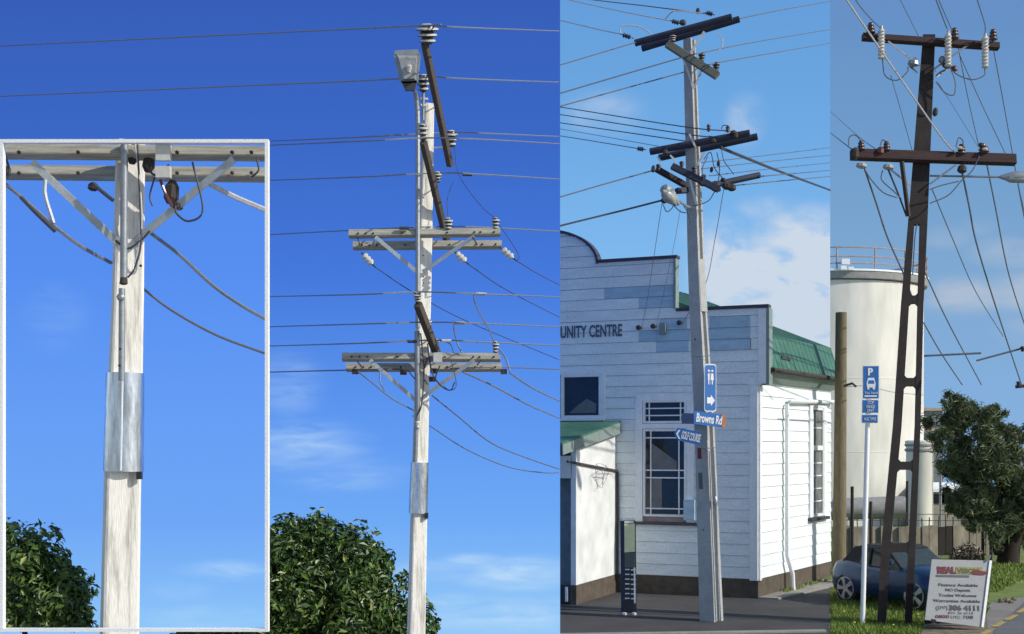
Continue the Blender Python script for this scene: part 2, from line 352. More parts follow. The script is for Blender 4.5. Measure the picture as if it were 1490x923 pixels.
# ------------------------------------------------------------ insulators
def pin_insulator(mb, base, r, h, up=(0, 0, 1), n=14, rings=3, wide_top=True):
    """stack of skirts; material 0 for rims, 1 for undersides whose shade is put in as colour"""
    prof = [(0, r * .35), (h * .08, r * .45)]; ms = [1, 1]
    for i in range(rings):
        f = (.72 + .28 * i / max(1, rings - 1)) if wide_top else 1 - .12 * i
        a = h * (.08 + .84 * i / rings); b = h * .84 / rings
        prof += [(a + b * .05, r * f * .93), (a + b * .25, r * f), (a + b * .5, r * f * .96), (a + b * .62, r * f * .74), (a + b, r * f * .66)]
        ms += [1, 0, 0, 1, 1][:5]  # dark bands paint the shade under each skirt, light bands the lit rims
    prof += [(h * .96, r * .55), (h, r * .3)]; ms += [0, 0]
    mb.lathe(base, up, prof, n, ms[:len(prof) - 1])
def strain_insulator(mb, a, b, r):
    a, b = Vector(a), Vector(b); L = (b - a).length; d = (b - a).normalized()
    prof = [(0, r * .2), (L * .15, r * .2)]; ms = [1, 1]
    for i in range(3):
        t = L * (.18 + .2 * i); prof += [(t, r * .6), (t + L * .05, r), (t + L * .11, r), (t + L * .15, r * .6)]; ms += [0, 0, 0, 0]
    prof += [(L * .8, r * .25), (L, r * .2)]; ms += [1, 1]
    mb.lathe(a, d, prof, 12, ms[:len(prof) - 1])

# ============================================================ PANEL 1: pale pole against the deep blue sky
YP = 18.0
k1 = YP / F
def rotz(v, a): return Matrix.Rotation(a, 3, 'Z') @ Vector(v)
pole_root = thing('utility_pole', 'tall pale concrete pole with two double crossarms, standing before the deep blue sky', 'utility pole', (P(604, 650, YP).x, YP, 0))
FD = rotz((0, -1, 0), R(20))          # front face normal, turned towards the right
def col_section(mb, pts, a, b, yaw=R(26)):
    """tapered shaft: pts = [(px,py,w_px)], rectangular section a:b rotated"""
    rings = []
    for (p, w) in pts:
        ex = rotz((1, 0, 0), yaw) * w * a / 2; ey = rotz((0, 1, 0), yaw) * w * b / 2; c = .14
        rr = []
        for sx, sy in ((-1, -1), (1, -1), (1, 1), (-1, 1)):
            q = [p + ex * sx * (1 - c) + ey * sy, p + ex * sx + ey * sy * (1 - c)]
            rr += q if sx * sy < 0 else q[::-1]
        rings.append(rr)
    n = 8; vs = [q for r in rings for q in r]; fs = [tuple(range(n))[::-1], tuple(range(len(vs) - n, len(vs)))]
    for i in range(len(rings) - 1): fs += [(i * n + k, i * n + (k + 1) % n, (i + 1) * n + (k + 1) % n, (i + 1) * n + k) for k in range(n)]
    mb.add(vs, fs)
mb = MB(); a_, b_ = .86, .55     # cos20*.86+sin20*.55 = 1.0
col_section(mb, [(P(603, 1019, YP), 29 * k1), (P(606, 900, YP), 27 * k1), (P(613, 600, YP), 22.5 * k1), (P(619, 330, YP), 21 * k1), (P(624, 151, YP), 16 * k1)], a_, b_)
mb.build('shaft', M['concrete'], pole_root)
def arm(p0, p1, w, h, m, parent, up=(0, .3, .95), name='crossarm'):
    mb = MB(); mb.beam(p0, p1, w, h, up); return mb.build(name, m, parent)
def bolts(pts, r, parent, m=None, d=(0, -1, 0)):
    for p in pts:
        mb = MB(); mb.lathe(p, d, [(0, r), (r * .8, r), (r * 1.4, r * .5)], 6); mb.build('bolt', m or M['timber_dark'], parent)
# diagonal arms, near end high, running away past the right of the pole
YA = YP - .45
arm(P(618, 63, YP - 1.1), P(655, 241, YP + .1), .075, .085, M['timber_shaded'], pole_root, up=(-.42, -.9, 0))
arm(P(616, 207, YP - .9), P(650, 350, YP + .35), .075, .085, M['timber_shaded'], pole_root, up=(-.42, -.9, 0))
arm(P(608, 443, YP - .7), P(637, 518, YP - .1), .09, .10, M['timber_shaded'], pole_root, up=(-.42, -.9, 0))
for (px, py, r, h, Y) in ((622, 65, 15.5, 29, YP - 1.1), (616, 134, 10, 25, YP - .3), (657, 214, 8.5, 24, YP + .25), (616, 205, 7, 24, YP - .9), (637, 266, 6, 16, YP - .2), (652, 334, 7, 17, YP + .3),
                          (608, 440, 6.5, 15, YP - .7), (623, 478, 5.5, 14, YP - .4), (634, 508, 5.5, 15, YP - .1)):
    mb = MB(); pin_insulator(mb, P(px, py, Y), r * 1.08 * Y / F, h * Y / F, up=(0, -.35, 1)); mb.build('insulator', [M['porc'], M['porc_d']], pole_root, True)
# pin bracket on the pole top
mb = MB(); mb.tube([P(615.5, 175, YP - .25), P(616, 134, YP - .3)], .02, 6); mb.build('bracket', M['galv'], pole_root)
for y in (144, 153):
    mb = MB(); mb.beam(P(611, y, YP - .3), P(622, y, YP - .2), .03, .03); mb.build('clamp', M['galv'], pole_root)
mb = MB(); mb.beam(P(626, 216, YP), P(650, 214, YP), .02, .025); mb.build('clamp', M['brace'], pole_root)
# double crossarms
YF, YB = YP - .24, YP + .22
for (y0, y1, x0, x1, Y) in ((341, 338.5, 508, 728, YF), (358, 356.5, 514, 730, YB), (520, 520.5, 498, 728, YF), (535, 535, 504, 730, YB)):
    arm(P(x0, y0, Y), P(x1, y1, Y), .10, 10.5 * Y / F, M['timber'], pole_root, up=(0, .36, .93))
    bolts([P(x0 + (x1 - x0) * t, y0 + (y1 - y0) * t - 1, Y - .055) for t in (.06, .11, .16, .35, .65, .83, .87, .96)], .014, pole_root)
for pts in (((546, 345), (607, 396)), ((690, 344), (615, 396)), ((538, 524), (604, 582)), ((690, 524), (616, 578))):
    mb = MB(); mb.beam(P(*pts[0], YF - .07), P(*pts[1], YP - .17), .05, .012, up=(0, 1, 0)); mb.build('brace', M['brace'], pole_root)
bolts([P(616, y, YP - .15) for y in (372, 393, 403, 412, 288)], .012, pole_root)
for px, py, Y, r in ((721, 334, YF, 6.5), (652, 335, YF - .02, 6.5), (721, 514, YF, 5.5)):
    mb = MB(); mb.tube([P(px, py + 4, Y), P(px, py, Y)], .012, 6); pin_insulator(mb, P(px, py, Y), r * k1, 17 * k1, up=(0, -.15, 1)); mb.build('insulator', [M['porc'], M['porc_d']], pole_root, True)
for a, b in (((526, 368), (546, 389)), ((661, 366), (682, 385)), ((727, 360), (752, 380))):
    mb = MB(); strain_insulator(mb, P(*a, YP - .2), P(*b, YP - .3), 5.2 * k1); mb.build('insulator', [M['porc'], M['porc_d']], pole_root, True)
# junction box and cable clutter by the lower arms
mb = MB(); mb.box(P(637, 520.5, YF - .12), (6 * k1, 0, 0), (0, .05, 0), (0, 0, 7 * k1)); mb.build('junction_box', M['porc'], pole_root)
for (px, py) in ((517, 541), (587, 542), (733, 541), (629, 552), (632, 540)):
    mb = MB(); mb.box(P(px, py, YP - .25), (4.5 * k1, 0, 0), (0, .04, 0), (0, 0, 3.5 * k1)); mb.build('connector', M['timber_dark'], pole_root)
for pts in (((622, 500), (628, 540), (640, 560), (655, 568), (662, 556)), ((612, 485), (617, 540), (613, 590), (606, 607)), ((520, 345), (524, 357)), ((688, 345), (694, 356)),
            ((520, 526), (526, 534)), ((700, 524), (694, 532)), ((588, 530), (598, 545), (604, 552)), ((622, 520), (616, 545), (622, 560)), ((640, 532), (634, 550), (642, 562))):
    mb = MB(); mb.tube(spline([P(x, y, YP - .32) for x, y in pts]), .010, 5); mb.build('jumper_wire', M['wire_d'], pole_root)
# conduit below, clamp, sleeve and rubber tab
mb = MB(); mb.tube([P(607, 482, YP - .3), P(607.5, 590, YP - .3), P(607, 612, YP - .25)], 4 * k1, 8); mb.tube([P(606, 615, YP - .22), P(604.5, 660, YP - .2), P(604, 672, YP - .18)], 3.4 * k1, 8)
mb.build('conduit', M['galv'], pole_root, True)
mb = MB(); mb.lathe(P(607, 622, YP - .27), (0, -1, 0), [(0, .03), (.03, .03), (.04, .015)], 8); mb.build('clamp', M['galv'], pole_root)
mb = MB(); mb.tube([P(608.3, 747, YP), P(610.5, 673, YP)], 13.8 * k1, 28, 13.2 * k1); mb.build('metal_sleeve', M['sleeve'], pole_root, True)
mb = MB(); mb.beam(P(608, 746, YP - .16), P(609, 674, YP - .16), .012, .012); mb.build('seam', M['sleeve'], pole_root)
mb = MB(); mb.box(P(620.5, 750.5, YP - .05), (2.5 * k1, 0, 0), (0, .04, 0), (0, 0, 4 * k1)); mb.build('rubber_tab', M['black'], pole_root)
# street light with its tall pipe
lamp = thing('street_light', 'grey street light lantern on a tall pipe at the top of the pale pole', 'street light', P(608, 470, YP - .32))
mb = MB(); mb.tube(spline([P(608, 478, YP - .3), P(608, 300, YP - .3), P(608, 180, YP - .3), P(606.5, 150, YP - .32), P(604, 133, YP - .4)]), 3.4 * k1, 8, ); mb.build('pipe', M['galv'], lamp, True)
YL = YP - .6
def pl(pts, Y): return [P(x, y, Y) for x, y in pts]
mb = MB(); mb.hexa(pl([(577, 80), (608, 80), (605, 118), (585, 119)], YL), pl([(580, 84), (606, 84), (603, 114), (588, 115)], YL - .14)); mb.build('lantern_bowl', M['glass_lamp'], lamp)
mb = MB(); mb.hexa(pl([(574, 74), (608, 72), (612, 80), (574, 81)], YL - .02), pl([(578, 73), (607, 72), (610, 79), (578, 80)], YL + .2))
for a, b in (((575, 80), (584, 120)), ((610, 80), (606, 120)), ((584, 120), (606, 119))): mb.beam(P(*a, YL - .01), P(*b, YL - .01), .02, .04)
mb.build('lantern_frame', M['lamp_house'], lamp)
mb = MB(); mb.hexa(pl([(584, 119), (607, 118), (603, 131), (590, 131)], YL - .02), pl([(584, 118), (607, 116), (603, 133), (590, 133)], YL + .16)); mb.build('lantern_throat', M['lamp_dark'], lamp)
mb = MB(); mb.hexa(pl([(577, 82), (609, 82), (606, 119), (585, 120)], YL + .004), pl([(580, 84), (606, 82), (602, 112), (588, 114)], YL + .17)); mb.build('lantern_housing', M['lamp_house'], lamp)
mb = MB(); mb.lathe(P(595, 106, YL - .145), (0, -.1, 1), [(0, .02), (.05, .035), (.08, .045), (.10, .03)], 10); mb.build('bulb', M['porc'], lamp)

wires_n = 0
def wire(label, pts, r=.010, m='wire_l', group=None, smooth=True, name='overhead_wire'):
    q = [P(*p) for p in pts]
    mb = MB(); mb.tube(spline(q, 6) if smooth and len(q) > 2 else q, r, 5)
    o = mb.build(name, M[m], None, True); tag(o, label, 'wire', group); return o
g1 = 'overhead wires crossing the deep blue sky'
YE = Y1 + .03
def W1(label, L, mid, Rr, r=.0105, m='wire_l', ym=YP - .3, YL_=YE, YR_=YE):
    # left point, points at the pole, right point; both far ends run back to the backdrop
    pts = [(L[0], L[1], YL_)]; n = len(mid)
    for i, p in enumerate(mid): pts.append((p[0], p[1], ym if len(p) < 3 else p[2]))
    pts.append((Rr[0], Rr[1], YR_)); return wire(label, pts, r, m, g1)
W1('topmost wire over the deep blue sky, passing the big insulator at the pole top', (-40, 69), [(560, 40), (622, 37.5), (680, 40.5)], (814, 45.5), ym=YP - 1.1)
W1('second wire from the top, passing behind the grey street light lantern', (-40, 142), [(560, 116), (616, 111), (680, 115)], (814, 120), ym=YP - .25)
W1('upper of the close pair of wires level with the end of the topmost diagonal arm', (385, 206), [(520, 200), (655, 193), (720, 195)], (814, 199), ym=YP + .2)
W1('lower of the close pair of wires level with the end of the topmost diagonal arm', (385, 212), [(520, 206), (616, 201), (700, 203)], (814, 209.5), ym=YP - 1.0)
W1('lone wire between the close wire pair and the upper double crossarms', (385, 263), [(520, 258), (637, 252), (700, 254)], (814, 261), ym=YP - .2)
W1('wire meeting the left end of the upper double crossarms', (385, 342), [(560, 333), (650, 330), (700, 331)], (814, 337), ym=YP + .2)
W1('pale wire passing just above the lowest diagonal arm, with a jumper to the right', (385, 432), [(520, 429), (607, 425), (700, 428)], (814, 432.5), ym=YP - .75)
W1('second pale wire below the upper crossarms, with a short drop lead', (385, 476), [(520, 472), (622, 469), (700, 471)], (814, 476), ym=YP - .4)
W1('third pale wire, just above the lower double crossarms', (385, 504), [(520, 500), (635, 495), (700, 498)], (814, 503), ym=YP - .1)
W1('wire meeting the tips of the lower double crossarms', (385, 542), [(504, 539), (620, 537), (730, 535)], (814, 537.5), ym=YP + .35, m='wire_m')
g1b = 'service lines leaving the pale pole'
def W1d(label, pts, r=.009, m='wire_d'): wire(label, pts, r, m, g1b)
W1d('thin dark line sloping from the left strain insulator down behind the pale pole', [(546, 389, YP - .3), (600, 425, YP + .3), (680, 468, YP + 2), (814, 524, YE)], .007)
W1d('thin dark line sloping right from the middle strain insulator on the upper double crossarms', [(682, 385, YP - .3), (735, 421, YP + 1), (814, 462, YE)], .007)
W1d('thin dark line sloping right from the right strain insulator on the upper double crossarms', [(752, 380, YP - .3), (785, 400, YP + 2), (814, 415, YE)], .007)
W1d('fine dark jumper dropping from the topmost diagonal arm to the right insulator', [(661, 212, YP), (668, 255, YP - .1), (700, 300, YP - .2), (721, 318, YP - .24)], .005)
W1d('fine dark jumper looping from the right insulator to the right strain insulator', [(721, 320, YP - .24), (742, 350, YP - .3), (755, 372, YP - .3), (752, 380, YP - .3)], .005)
W1d('fine dark jumper hanging to the insulator right of the upper arms', [(659, 265, YP), (651, 290, YP - .1), (652, 318, YP - .2)], .005)
W1d('pale jumper lead with a white clip from the pale wire to the lower right insulator', [(708, 427.5, YP - .4), (690, 429, YP - .5), (695, 450, YP - .4), (712, 480, YP - .3), (720, 500, YP - .24)], .010, 'wire_l')
W1d('pale lead dropping from the right lower insulator to the crossarm tip', [(722, 503, YP - .24), (735, 520, YP - .3), (742, 541, YP - .3)], .011, 'wire_l')
W1d('short pale lead dropping from the second wire to the lower crossarm', [(676, 470.5, YP - .35), (661, 472, YP - .4), (664, 495, YP - .3), (672, 514, YP - .3)], .010, 'wire_l')
W1d('small dark jumper beside the white clip near the lower diagonal arm', [(640, 496, YP - .2), (655, 501, YP - .3), (660, 514, YP - .3)], .006)
W1d('dark lead hanging below the middle of the lower crossarms', [(657, 526, YP - .3), (664, 560, YP - .4), (655, 568, YP - .4), (645, 562, YP - .4)], .006)
W1d('pale service cable from the lower left crossarm down to the pole', [(521, 541, YP - .3), (540, 556, YP - .4), (570, 580, YP - .4), (603, 598, YP - .2)], .010, 'wire_l')
W1d('short spliced tail joining the left service cable', [(553, 541, YP - .35), (553, 555, YP - .4), (560, 570, YP - .4)], .010, 'wire_l')
W1d('pale service cable sagging right from the tip of the lower double crossarms', [(742, 543, YP - .3), (775, 565, YP + 1), (814, 584, YE)], .013, 'wire_l')
W1d('pale service cable leaving under the right brace, lower of the two bright ones', [(674, 542, YP - .3), (720, 563, YP), (770, 590, YP + 2), (814, 609, YE)], .013, 'wire_l')
W1d('grey service cable sagging right from where the right lower brace meets the pale pole', [(629, 576, YP - .1), (665, 605, YP + 1), (715, 645, YP + 2), (770, 668, YP + 3), (814, 683, YE)], .010, 'wire_m')
W1d('lowest grey service cable, emerging from behind the pale pole', [(600, 605, YP + .3), (630, 623, YP + .5), (680, 655, YP + 2), (740, 680, YP + 3), (790, 688, YE - .8), (814, 688, YE)], .009, 'wire_m')
for x, y in ((700, 428), (670, 470.3), (627 + 23, 496), (600, 497), (690 - 10, 254), (588, 332)):
    mb = MB(); mb.tube([P(x - 7, y, YP - .32), P(x + 7, y + .4, YP - .32)], .022, 8)
    o = mb.build('wire_clamp', M['porc'] if y > 400 and x != 600 else M['wire_d'], None, True)
    tag(o, {700: 'white clamp on the pale wire, above the long jumper', 670: 'white clamp on the second pale wire, above the short drop lead', 650: 'white clamp on the third pale wire right of the pole',
            600: 'dark splice on the third pale wire left of the pole', 680: 'dark clamp on the lone wire right of the pole', 588: 'dark splice on the wire over the upper crossarms'}[x], 'clamp', 'wire clamps')

# ------------------------------------------------------------ broad-leaved tree behind the pole
def leaves(n, clumps, size, seed, clip=None, aspect=.42, gauss=False):
    rs = np.random.RandomState(seed); V = []; Fc = []; c = 0
    tot = sum(q[1] ** 2 for q in clumps)
    for (p, r, flat) in clumps:
        k = int(n * r * r / tot)
        for _ in range(k):
            d = rs.normal(size=3); d /= np.linalg.norm(d); rr = r * (abs(rs.normal()) * .75 + .1) if gauss else r * rs.uniform(.45, 1.05) ** .7
            q = np.array(p) + d * rr * np.array([1, flat, 1])
            if clip and not clip(q): continue
            nrm = d + rs.normal(0, .55, 3) + np.array([0, 0, .35]); nrm /= np.linalg.norm(nrm)
            t = rs.normal(size=3) + d * .6; t -= nrm * t.dot(nrm); t /= np.linalg.norm(t); s = np.cross(nrm, t)
            L = size * rs.uniform(.45, 1.5); w_ = L * aspect * .5
            b = q - t * L * .5; tip = q + t * L * .5 + nrm * L * -.08; mid = q + nrm * L * .03
            V += [tuple(b), tuple(mid + s * w_ + nrm * w_ * .35), tuple(tip), tuple(mid - s * w_ + nrm * w_ * .35)]
            Fc += [(c, c + 1, c + 2), (c, c + 2, c + 3)]; c += 4
    return V, Fc
def leafobj(name, V, Fc, m, parent, kind='stuff', m2=None, frac=0):
    me = bpy.data.meshes.new(name); o0 = org(parent); a = np.array(V) - np.array(o0); me.from_pydata([tuple(x) for x in a], [], Fc)
    me.materials.append(m)
    if m2:
        me.materials.append(m2); rs = np.random.RandomState(2); z = rs.rand(len(Fc) // 2) < frac
        me.polygons.foreach_set('material_index', np.repeat(z.astype(np.int32), 2))
    o = bpy.data.objects.new(name, me); C.objects.link(o); o.parent = parent; o['kind'] = kind; return o
def ell_clumps(c, rad, n, cr, seed, top_only=True):
    rs = np.random.RandomState(seed); out = []
    for _ in range(n):
        d = rs.normal(size=3); d /= np.linalg.norm(d)
        if top_only and d[2] < -.35: d[2] *= -1
        f = rs.uniform(.80, .99) if rs.rand() < .75 else rs.uniform(.4, .8)
        out.append((np.array(c) + d * np.array(rad) * f, cr * rs.uniform(.6, 1.3), 1.0))
    return out
tc_ = P(440, 955, 21.25)
t1 = thing('broadleaf_tree', 'dense rounded evergreen with glossy broad leaves behind the foot of the pale pole', 'tree', (tc_.x, tc_.y, 0))
cl = ell_clumps(tc_, (2.0, 1.55, 2.12), 230, .34, 11)
cl += [(P(462, 755, 21.1), .2, 1), (P(478, 768, 21.1), .2, 1), (P(430, 768, 21.1), .2, 1), (P(510, 775, 21.1), .16, 1), (P(588, 845, 21.1), .16, 1), (P(400, 790, 21), .3, 1), (P(535, 800, 21.1), .2, 1), (P(560, 830, 21.2), .2, 1), (P(612, 885, 21.3), .22, 1), (P(622, 915, 21.3), .24, 1), (P(480, 775, 21), .25, 1)]
V, Fc = leaves(34000, cl, .13, 4); leafobj('crown', V, Fc, M['leaf1'], t1, m2=M['leafy'], frac=.012)
mb = MB(); mb.tube(spline([(tc_.x, tc_.y, 0), (tc_.x + .05, tc_.y, .7), (tc_.x - .05, tc_.y, 1.6)]), .16, 8, .07)
for dx, dy in ((.7, .3), (-.7, .2), (.2, -.7), (-.3, .6)): mb.tube([(tc_.x, tc_.y, .7), (tc_.x + dx, tc_.y + dy, 1.7)], .07, 6, .02)
mb.build('trunk', M['bark'], t1)

# ============================================================ framed close-up: near pole section seen through a white frame
YN = 11.0; kn = YN / F
fr = thing('white_frame', 'large white rectangular frame around the near close-up section of pole', 'frame', (P(195, 650, 10.62).x, 10.62, P(0, 920, 10.62).z))
def fbar(x0, y0, x1, y1):
    a = P(x0, y0, 10.6); b = P(x1, y1, 10.6)
    mb = MB(); mb.hexa([(a.x, 10.58, b.z), (b.x, 10.58, b.z), (b.x, 10.64, b.z), (a.x, 10.64, b.z)], [(a.x, 10.58, a.z), (b.x, 10.58, a.z), (b.x, 10.64, a.z), (a.x, 10.64, a.z)])
    mb.build('frame_bar', M['white'], fr)
fbar(1, 203.5, 391, 208.5); fbar(1, 914.5, 391, 919); fbar(1, 208.6, 5.6, 914.4); fbar(386, 208.6, 391, 914.4)
np_ = thing('utility_pole', 'pale concrete pole seen close up inside the white frame, with a shiny metal sleeve', 'utility pole', (P(172, 650, YN).x, YN, 0))
mb = MB()
col_section(mb, [(P(164, 1250, YN), 66 * kn), (P(174, 915, YN), 59 * kn), (P(178.5, 686, YN), 56 * kn), (P(186, 430, YN), 48.5 * kn), (P(190, 206, YN), 44 * kn)], a_, b_)
mb.build('shaft', M['concrete'], np_)
YNF, YNB = YN - .22, YN + .2
for (y0, y1, Y) in ((221, 224, YNF), (251, 255, YNB)):
    arm(P(3.5, y0, Y), P(388, y1, Y), .10, 17 * Y / F, M['timber'], np_, up=(0, .4, .9))
    bolts([P(x, y0 + 1, Y - .075) for x in (28, 114, 258, 338, 366)], .017, np_)
for a, b in (((46, 236), (170, 352)), ((340, 232), (196, 352))):
    mb = MB(); mb.beam(P(*a, YNF - .10), P(*b, YN - .14), .062, .012, up=(0, 1, 0)); mb.build('brace', M['brace'], np_)
mb = MB(); mb.tube([P(181, 207, YN - .3), P(180, 404, YN - .3)], 5.3 * kn, 10); mb.build('conduit', M['galv'], np_, True)
mb = MB(); mb.tube([P(177.5, 420, YN - .24), P(177, 554, YN - .24)], 4.6 * kn, 10); mb.build('conduit', M['galv'], np_, True)
mb = MB(); mb.lathe(P(177, 433, YN - .28), (0, -1, 0), [(0, .03), (.03, .034), (.045, .015)], 8); mb.build('clamp', M['galv'], np_, True)
mb = MB(); mb.lathe(P(180, 404, YN - .3), (0, 0, -1), [(0, .03), (.05, .034), (.06, .02)], 8); mb.build('pipe_collar', M['timber_dark'], np_, True)
bolts([P(175, 508, YN - .27), P(205, 387, YN - .17), P(174, 532, YN - .27)], .012, np_)
mb = MB(); mb.tube([P(180 + 2.2 * i / 12, 686 - 143 * i / 12, YN) for i in range(13)], 28.8 * kn, 40, 27 * kn); mb.build('metal_sleeve', M['sleeve'], np_, True)
mb = MB(); mb.beam(P(176, 685, YN - .2), P(178.5, 545, YN - .2), .012, .012); mb.build('seam', M['white'], np_)
mb = MB(); mb.box(P(203, 692, YN - .08), (3.5 * kn, 0, 0), (0, .025, 0), (0, 0, 5.5 * kn)); mb.build('rubber_tab', M['black'], np_)
for c in ((238, 223), (238, 251)):
    mb = MB(); mb.box(P(*c, YNF - .12), (10 * kn, 0, 0), (0, .03, 0), (0, 0, (11 if c[1] < 240 else 8) * kn)); mb.build('junction_box', M['porc'], np_)
for c, w_, h_ in (((248, 280), 11, 17), ((135, 272), 8, 6), ((258, 300), 8, 6), ((192, 225), 8, 14), ((215, 235), 9, 16), ((10, 250), 5, 8)):
    mb = MB(); mb.lathe(P(c[0], c[1] + h_, YN - .2), (.1, 0, 1), [(0, w_ * kn * .5), (h_ * kn * .5, w_ * kn), (h_ * kn * 1.5, w_ * kn * .9), (h_ * kn * 2, w_ * kn * .4)], 7); mb.build('connector', M['timber_dark'], np_)
for pts, r, m in (((( 200, 208), (204, 300), (205, 355), (196, 390), (186, 404)), .012, 'wire_d'), (((196, 208), (203, 260), (206, 330), (196, 385)), .010, 'wire_w'), (((280, 236), (295, 305), (275, 322), (258, 312), (255, 300)), .012, 'wire_d'),
                  (((233, 262), (240, 280), (250, 300)), .018, 'porc_r'), (((212, 240), (226, 255), (246, 240)), .012, 'wire_d'), (((136, 268), (150, 280), (165, 292)), .022, 'wire_d'),
                  (((225, 258), (218, 285), (222, 300)), .010, 'wire_d'), (((8, 228), (14, 250), (8, 262)), .014, 'wire_d'), (((374, 232), (376, 248), (366, 258)), .012, 'wire_d'), (((168, 350), (185, 362), (205, 350), (218, 336)), .012, 'wire_d')):
    mb = MB(); mb.tube(spline([P(x, y, YN - .3) for x, y in pts]), r * .75, 6); mb.build('jumper_wire', M[m], np_, True)
g2 = 'cables inside the white frame'
wire('pale twisted cable sagging from the left crossarm to the pole inside the white frame', [(5, 266, YN - .2), (32, 288, YN - .3), (80, 330, YN - .3), (120, 360, YN - .2), (162, 383, YN)], .016, 'wire_l', g2)
wire('dark tape-wrapped tail beside the left cable inside the white frame', [(30, 287, YN - .32), (52, 310, YN - .32), (80, 337, YN - .32)], .018, 'wire_d', g2)
wire('short pale lead hanging from the left crossarm inside the white frame', [(66, 262, YN - .3), (66, 285, YN - .3), (78, 325, YN - .31)], .016, 'wire_w', g2)
wire('bright thick cable under the right crossarm inside the white frame', [(305, 268, YN - .1), (340, 286, YN), (387, 306, YN + .1)], .023, 'wire_w', g2)
wire('upper pale cable sagging to the right inside the white frame', [(217, 338, YN), (262, 372, YN), (310, 416, YN + .1), (350, 444, YN + .1), (387, 465, YN + .2)], .016, 'wire_l', g2)
wire('lower grey cable sagging to the right inside the white frame', [(205, 418, YN + .1), (250, 452, YN + .1), (315, 488, YN + .2), (387, 515, YN + .3)], .012, 'wire_m', g2)
bc = P(5, 935, YN + .3)
bush = thing('broadleaf_bush', 'glossy broad-leaved bush in the lower left corner inside the white frame', 'bush', (P(40, 650, YN + .2).x, YN + .3, 0))
def clipf(q):
    px = CX + q[0] / q[1] * F; py = HZ - (q[2] - EYE) / q[1] * F
    return px > 6 and py < 914 and 10.7 < q[1] < YI - .06
cl = ell_clumps(bc, (.76, .26, .98), 240, .17, 21, False) + [(P(15, 775, YN + .2), .09, 1), (P(45, 795, YN + .2), .11, 1), (P(85, 835, YN + .2), .1, 1), (P(125, 890, YN + .2), .08, 1)]
V, Fc = leaves(26000, cl, .08, 9, clip=clipf); leafobj('foliage', V, Fc, M['leaf1'], bush, m2=M['leafy'], frac=.015)
mb = MB(); mb.tube([(P(40, 650, YN + .2).x, YN + .3, 0), (P(35, 650, YN + .2).x, YN + .3, 1.8), (P(25, 890, YN + .3))], .04, 6, .015); mb.build('stem', M['bark'], bush)

# ============================================================ PANEL 2: the white hall and its pole
AN = R(23.4); C0 = Vector((5.6, 29.8, 0))
U = Vector((-math.cos(AN), math.sin(AN), 0))       # along the facade, to the left
AT = R(31); T = Vector((math.sin(AT), math.cos(AT), 0))        # along the side wall, away (the corner is a little obtuse)
NF = Vector((-math.sin(AN), -math.cos(AN), 0)); NS = -U
def rof(u, z, t): return C0 + U * u + T * t + Vector((0, 0, z))
def fac(u, z, o=0): return C0 + U * u + NF * o + Vector((0, 0, z))
def sid(t, z, o=0): return C0 + T * t + NS * o + Vector((0, 0, z))
def fu(px, py, o=0):      # photo pixel -> (u, z) on the facade
    k = (px - CX) / F; c = C0 + NF * o; u = (c.x - k * c.y) / (k * U.y - U.x); Y = c.y + U.y * u; return u, EYE + (HZ - py) / F * Y
def st(px, py):
    k = (px - CX) / F; t = (C0.x - k * C0.y) / (k * T.y - T.x); Y = C0.y + T.y * t; return t, EYE + (HZ - py) / F * Y
hall = thing('community_hall', 'white weatherboard community hall with stepped and curved parapet and green roof', 'building', C0)
DEP = 5.42; WID = 11.0
def top(u):
    if u < 0: return 6.66
    us = u
    if u > WID / 2 + 1.5: us = WID + 3 - u
    if us < 1.93: return 6.66
    if us < 3.88: return 7.9
    return 7.88 + .85 * math.sqrt(max(0, 1 - ((5.3 - min(us, 5.3)) / 1.42) ** 2))
# wall cores
mb = MB()
GU = [-.22, .0, 1.929, 1.931, 3.879, 3.881] + [3.9 + .06 * i for i in range(25)] + [5.6, 7, 8.4] + [8.6 + .1 * i for i in range(15)] + [10.1, 11]
for u0, u1 in zip(GU, GU[1:]):
    zb = .1 if u1 > .01 else 4.9; za, zc_ = top(u0 + 1e-4), top(u1 - 1e-4)
    mb.hexa([fac(u0, zb, 0), fac(u1, zb, 0), fac(u1, zb, -.14), fac(u0, zb, -.14)], [fac(u0, za, 0), fac(u1, zc_, 0), fac(u1, zc_, -.14), fac(u0, za, -.14)])
front = mb.build('wall', M['gap'], hall)
mb = MB(); mb.hexa([sid(.15, .1), sid(DEP, .1), sid(DEP, .1, -.12), sid(.15, .1, -.12)], [sid(.15, 5.2), sid(DEP, 5.2), sid(DEP, 5.2, -.12), sid(.15, 5.2, -.12)])
mb.hexa([sid(DEP, .1), rof(WID, .1, DEP), rof(WID, .1, DEP - .12), sid(DEP - .12, .1)], [sid(DEP, 5.2), rof(WID, 5.2, DEP), rof(WID, 5.2, DEP - .12), sid(DEP - .12, 5.2)])
side = mb.build('wall', M['gap'], hall)
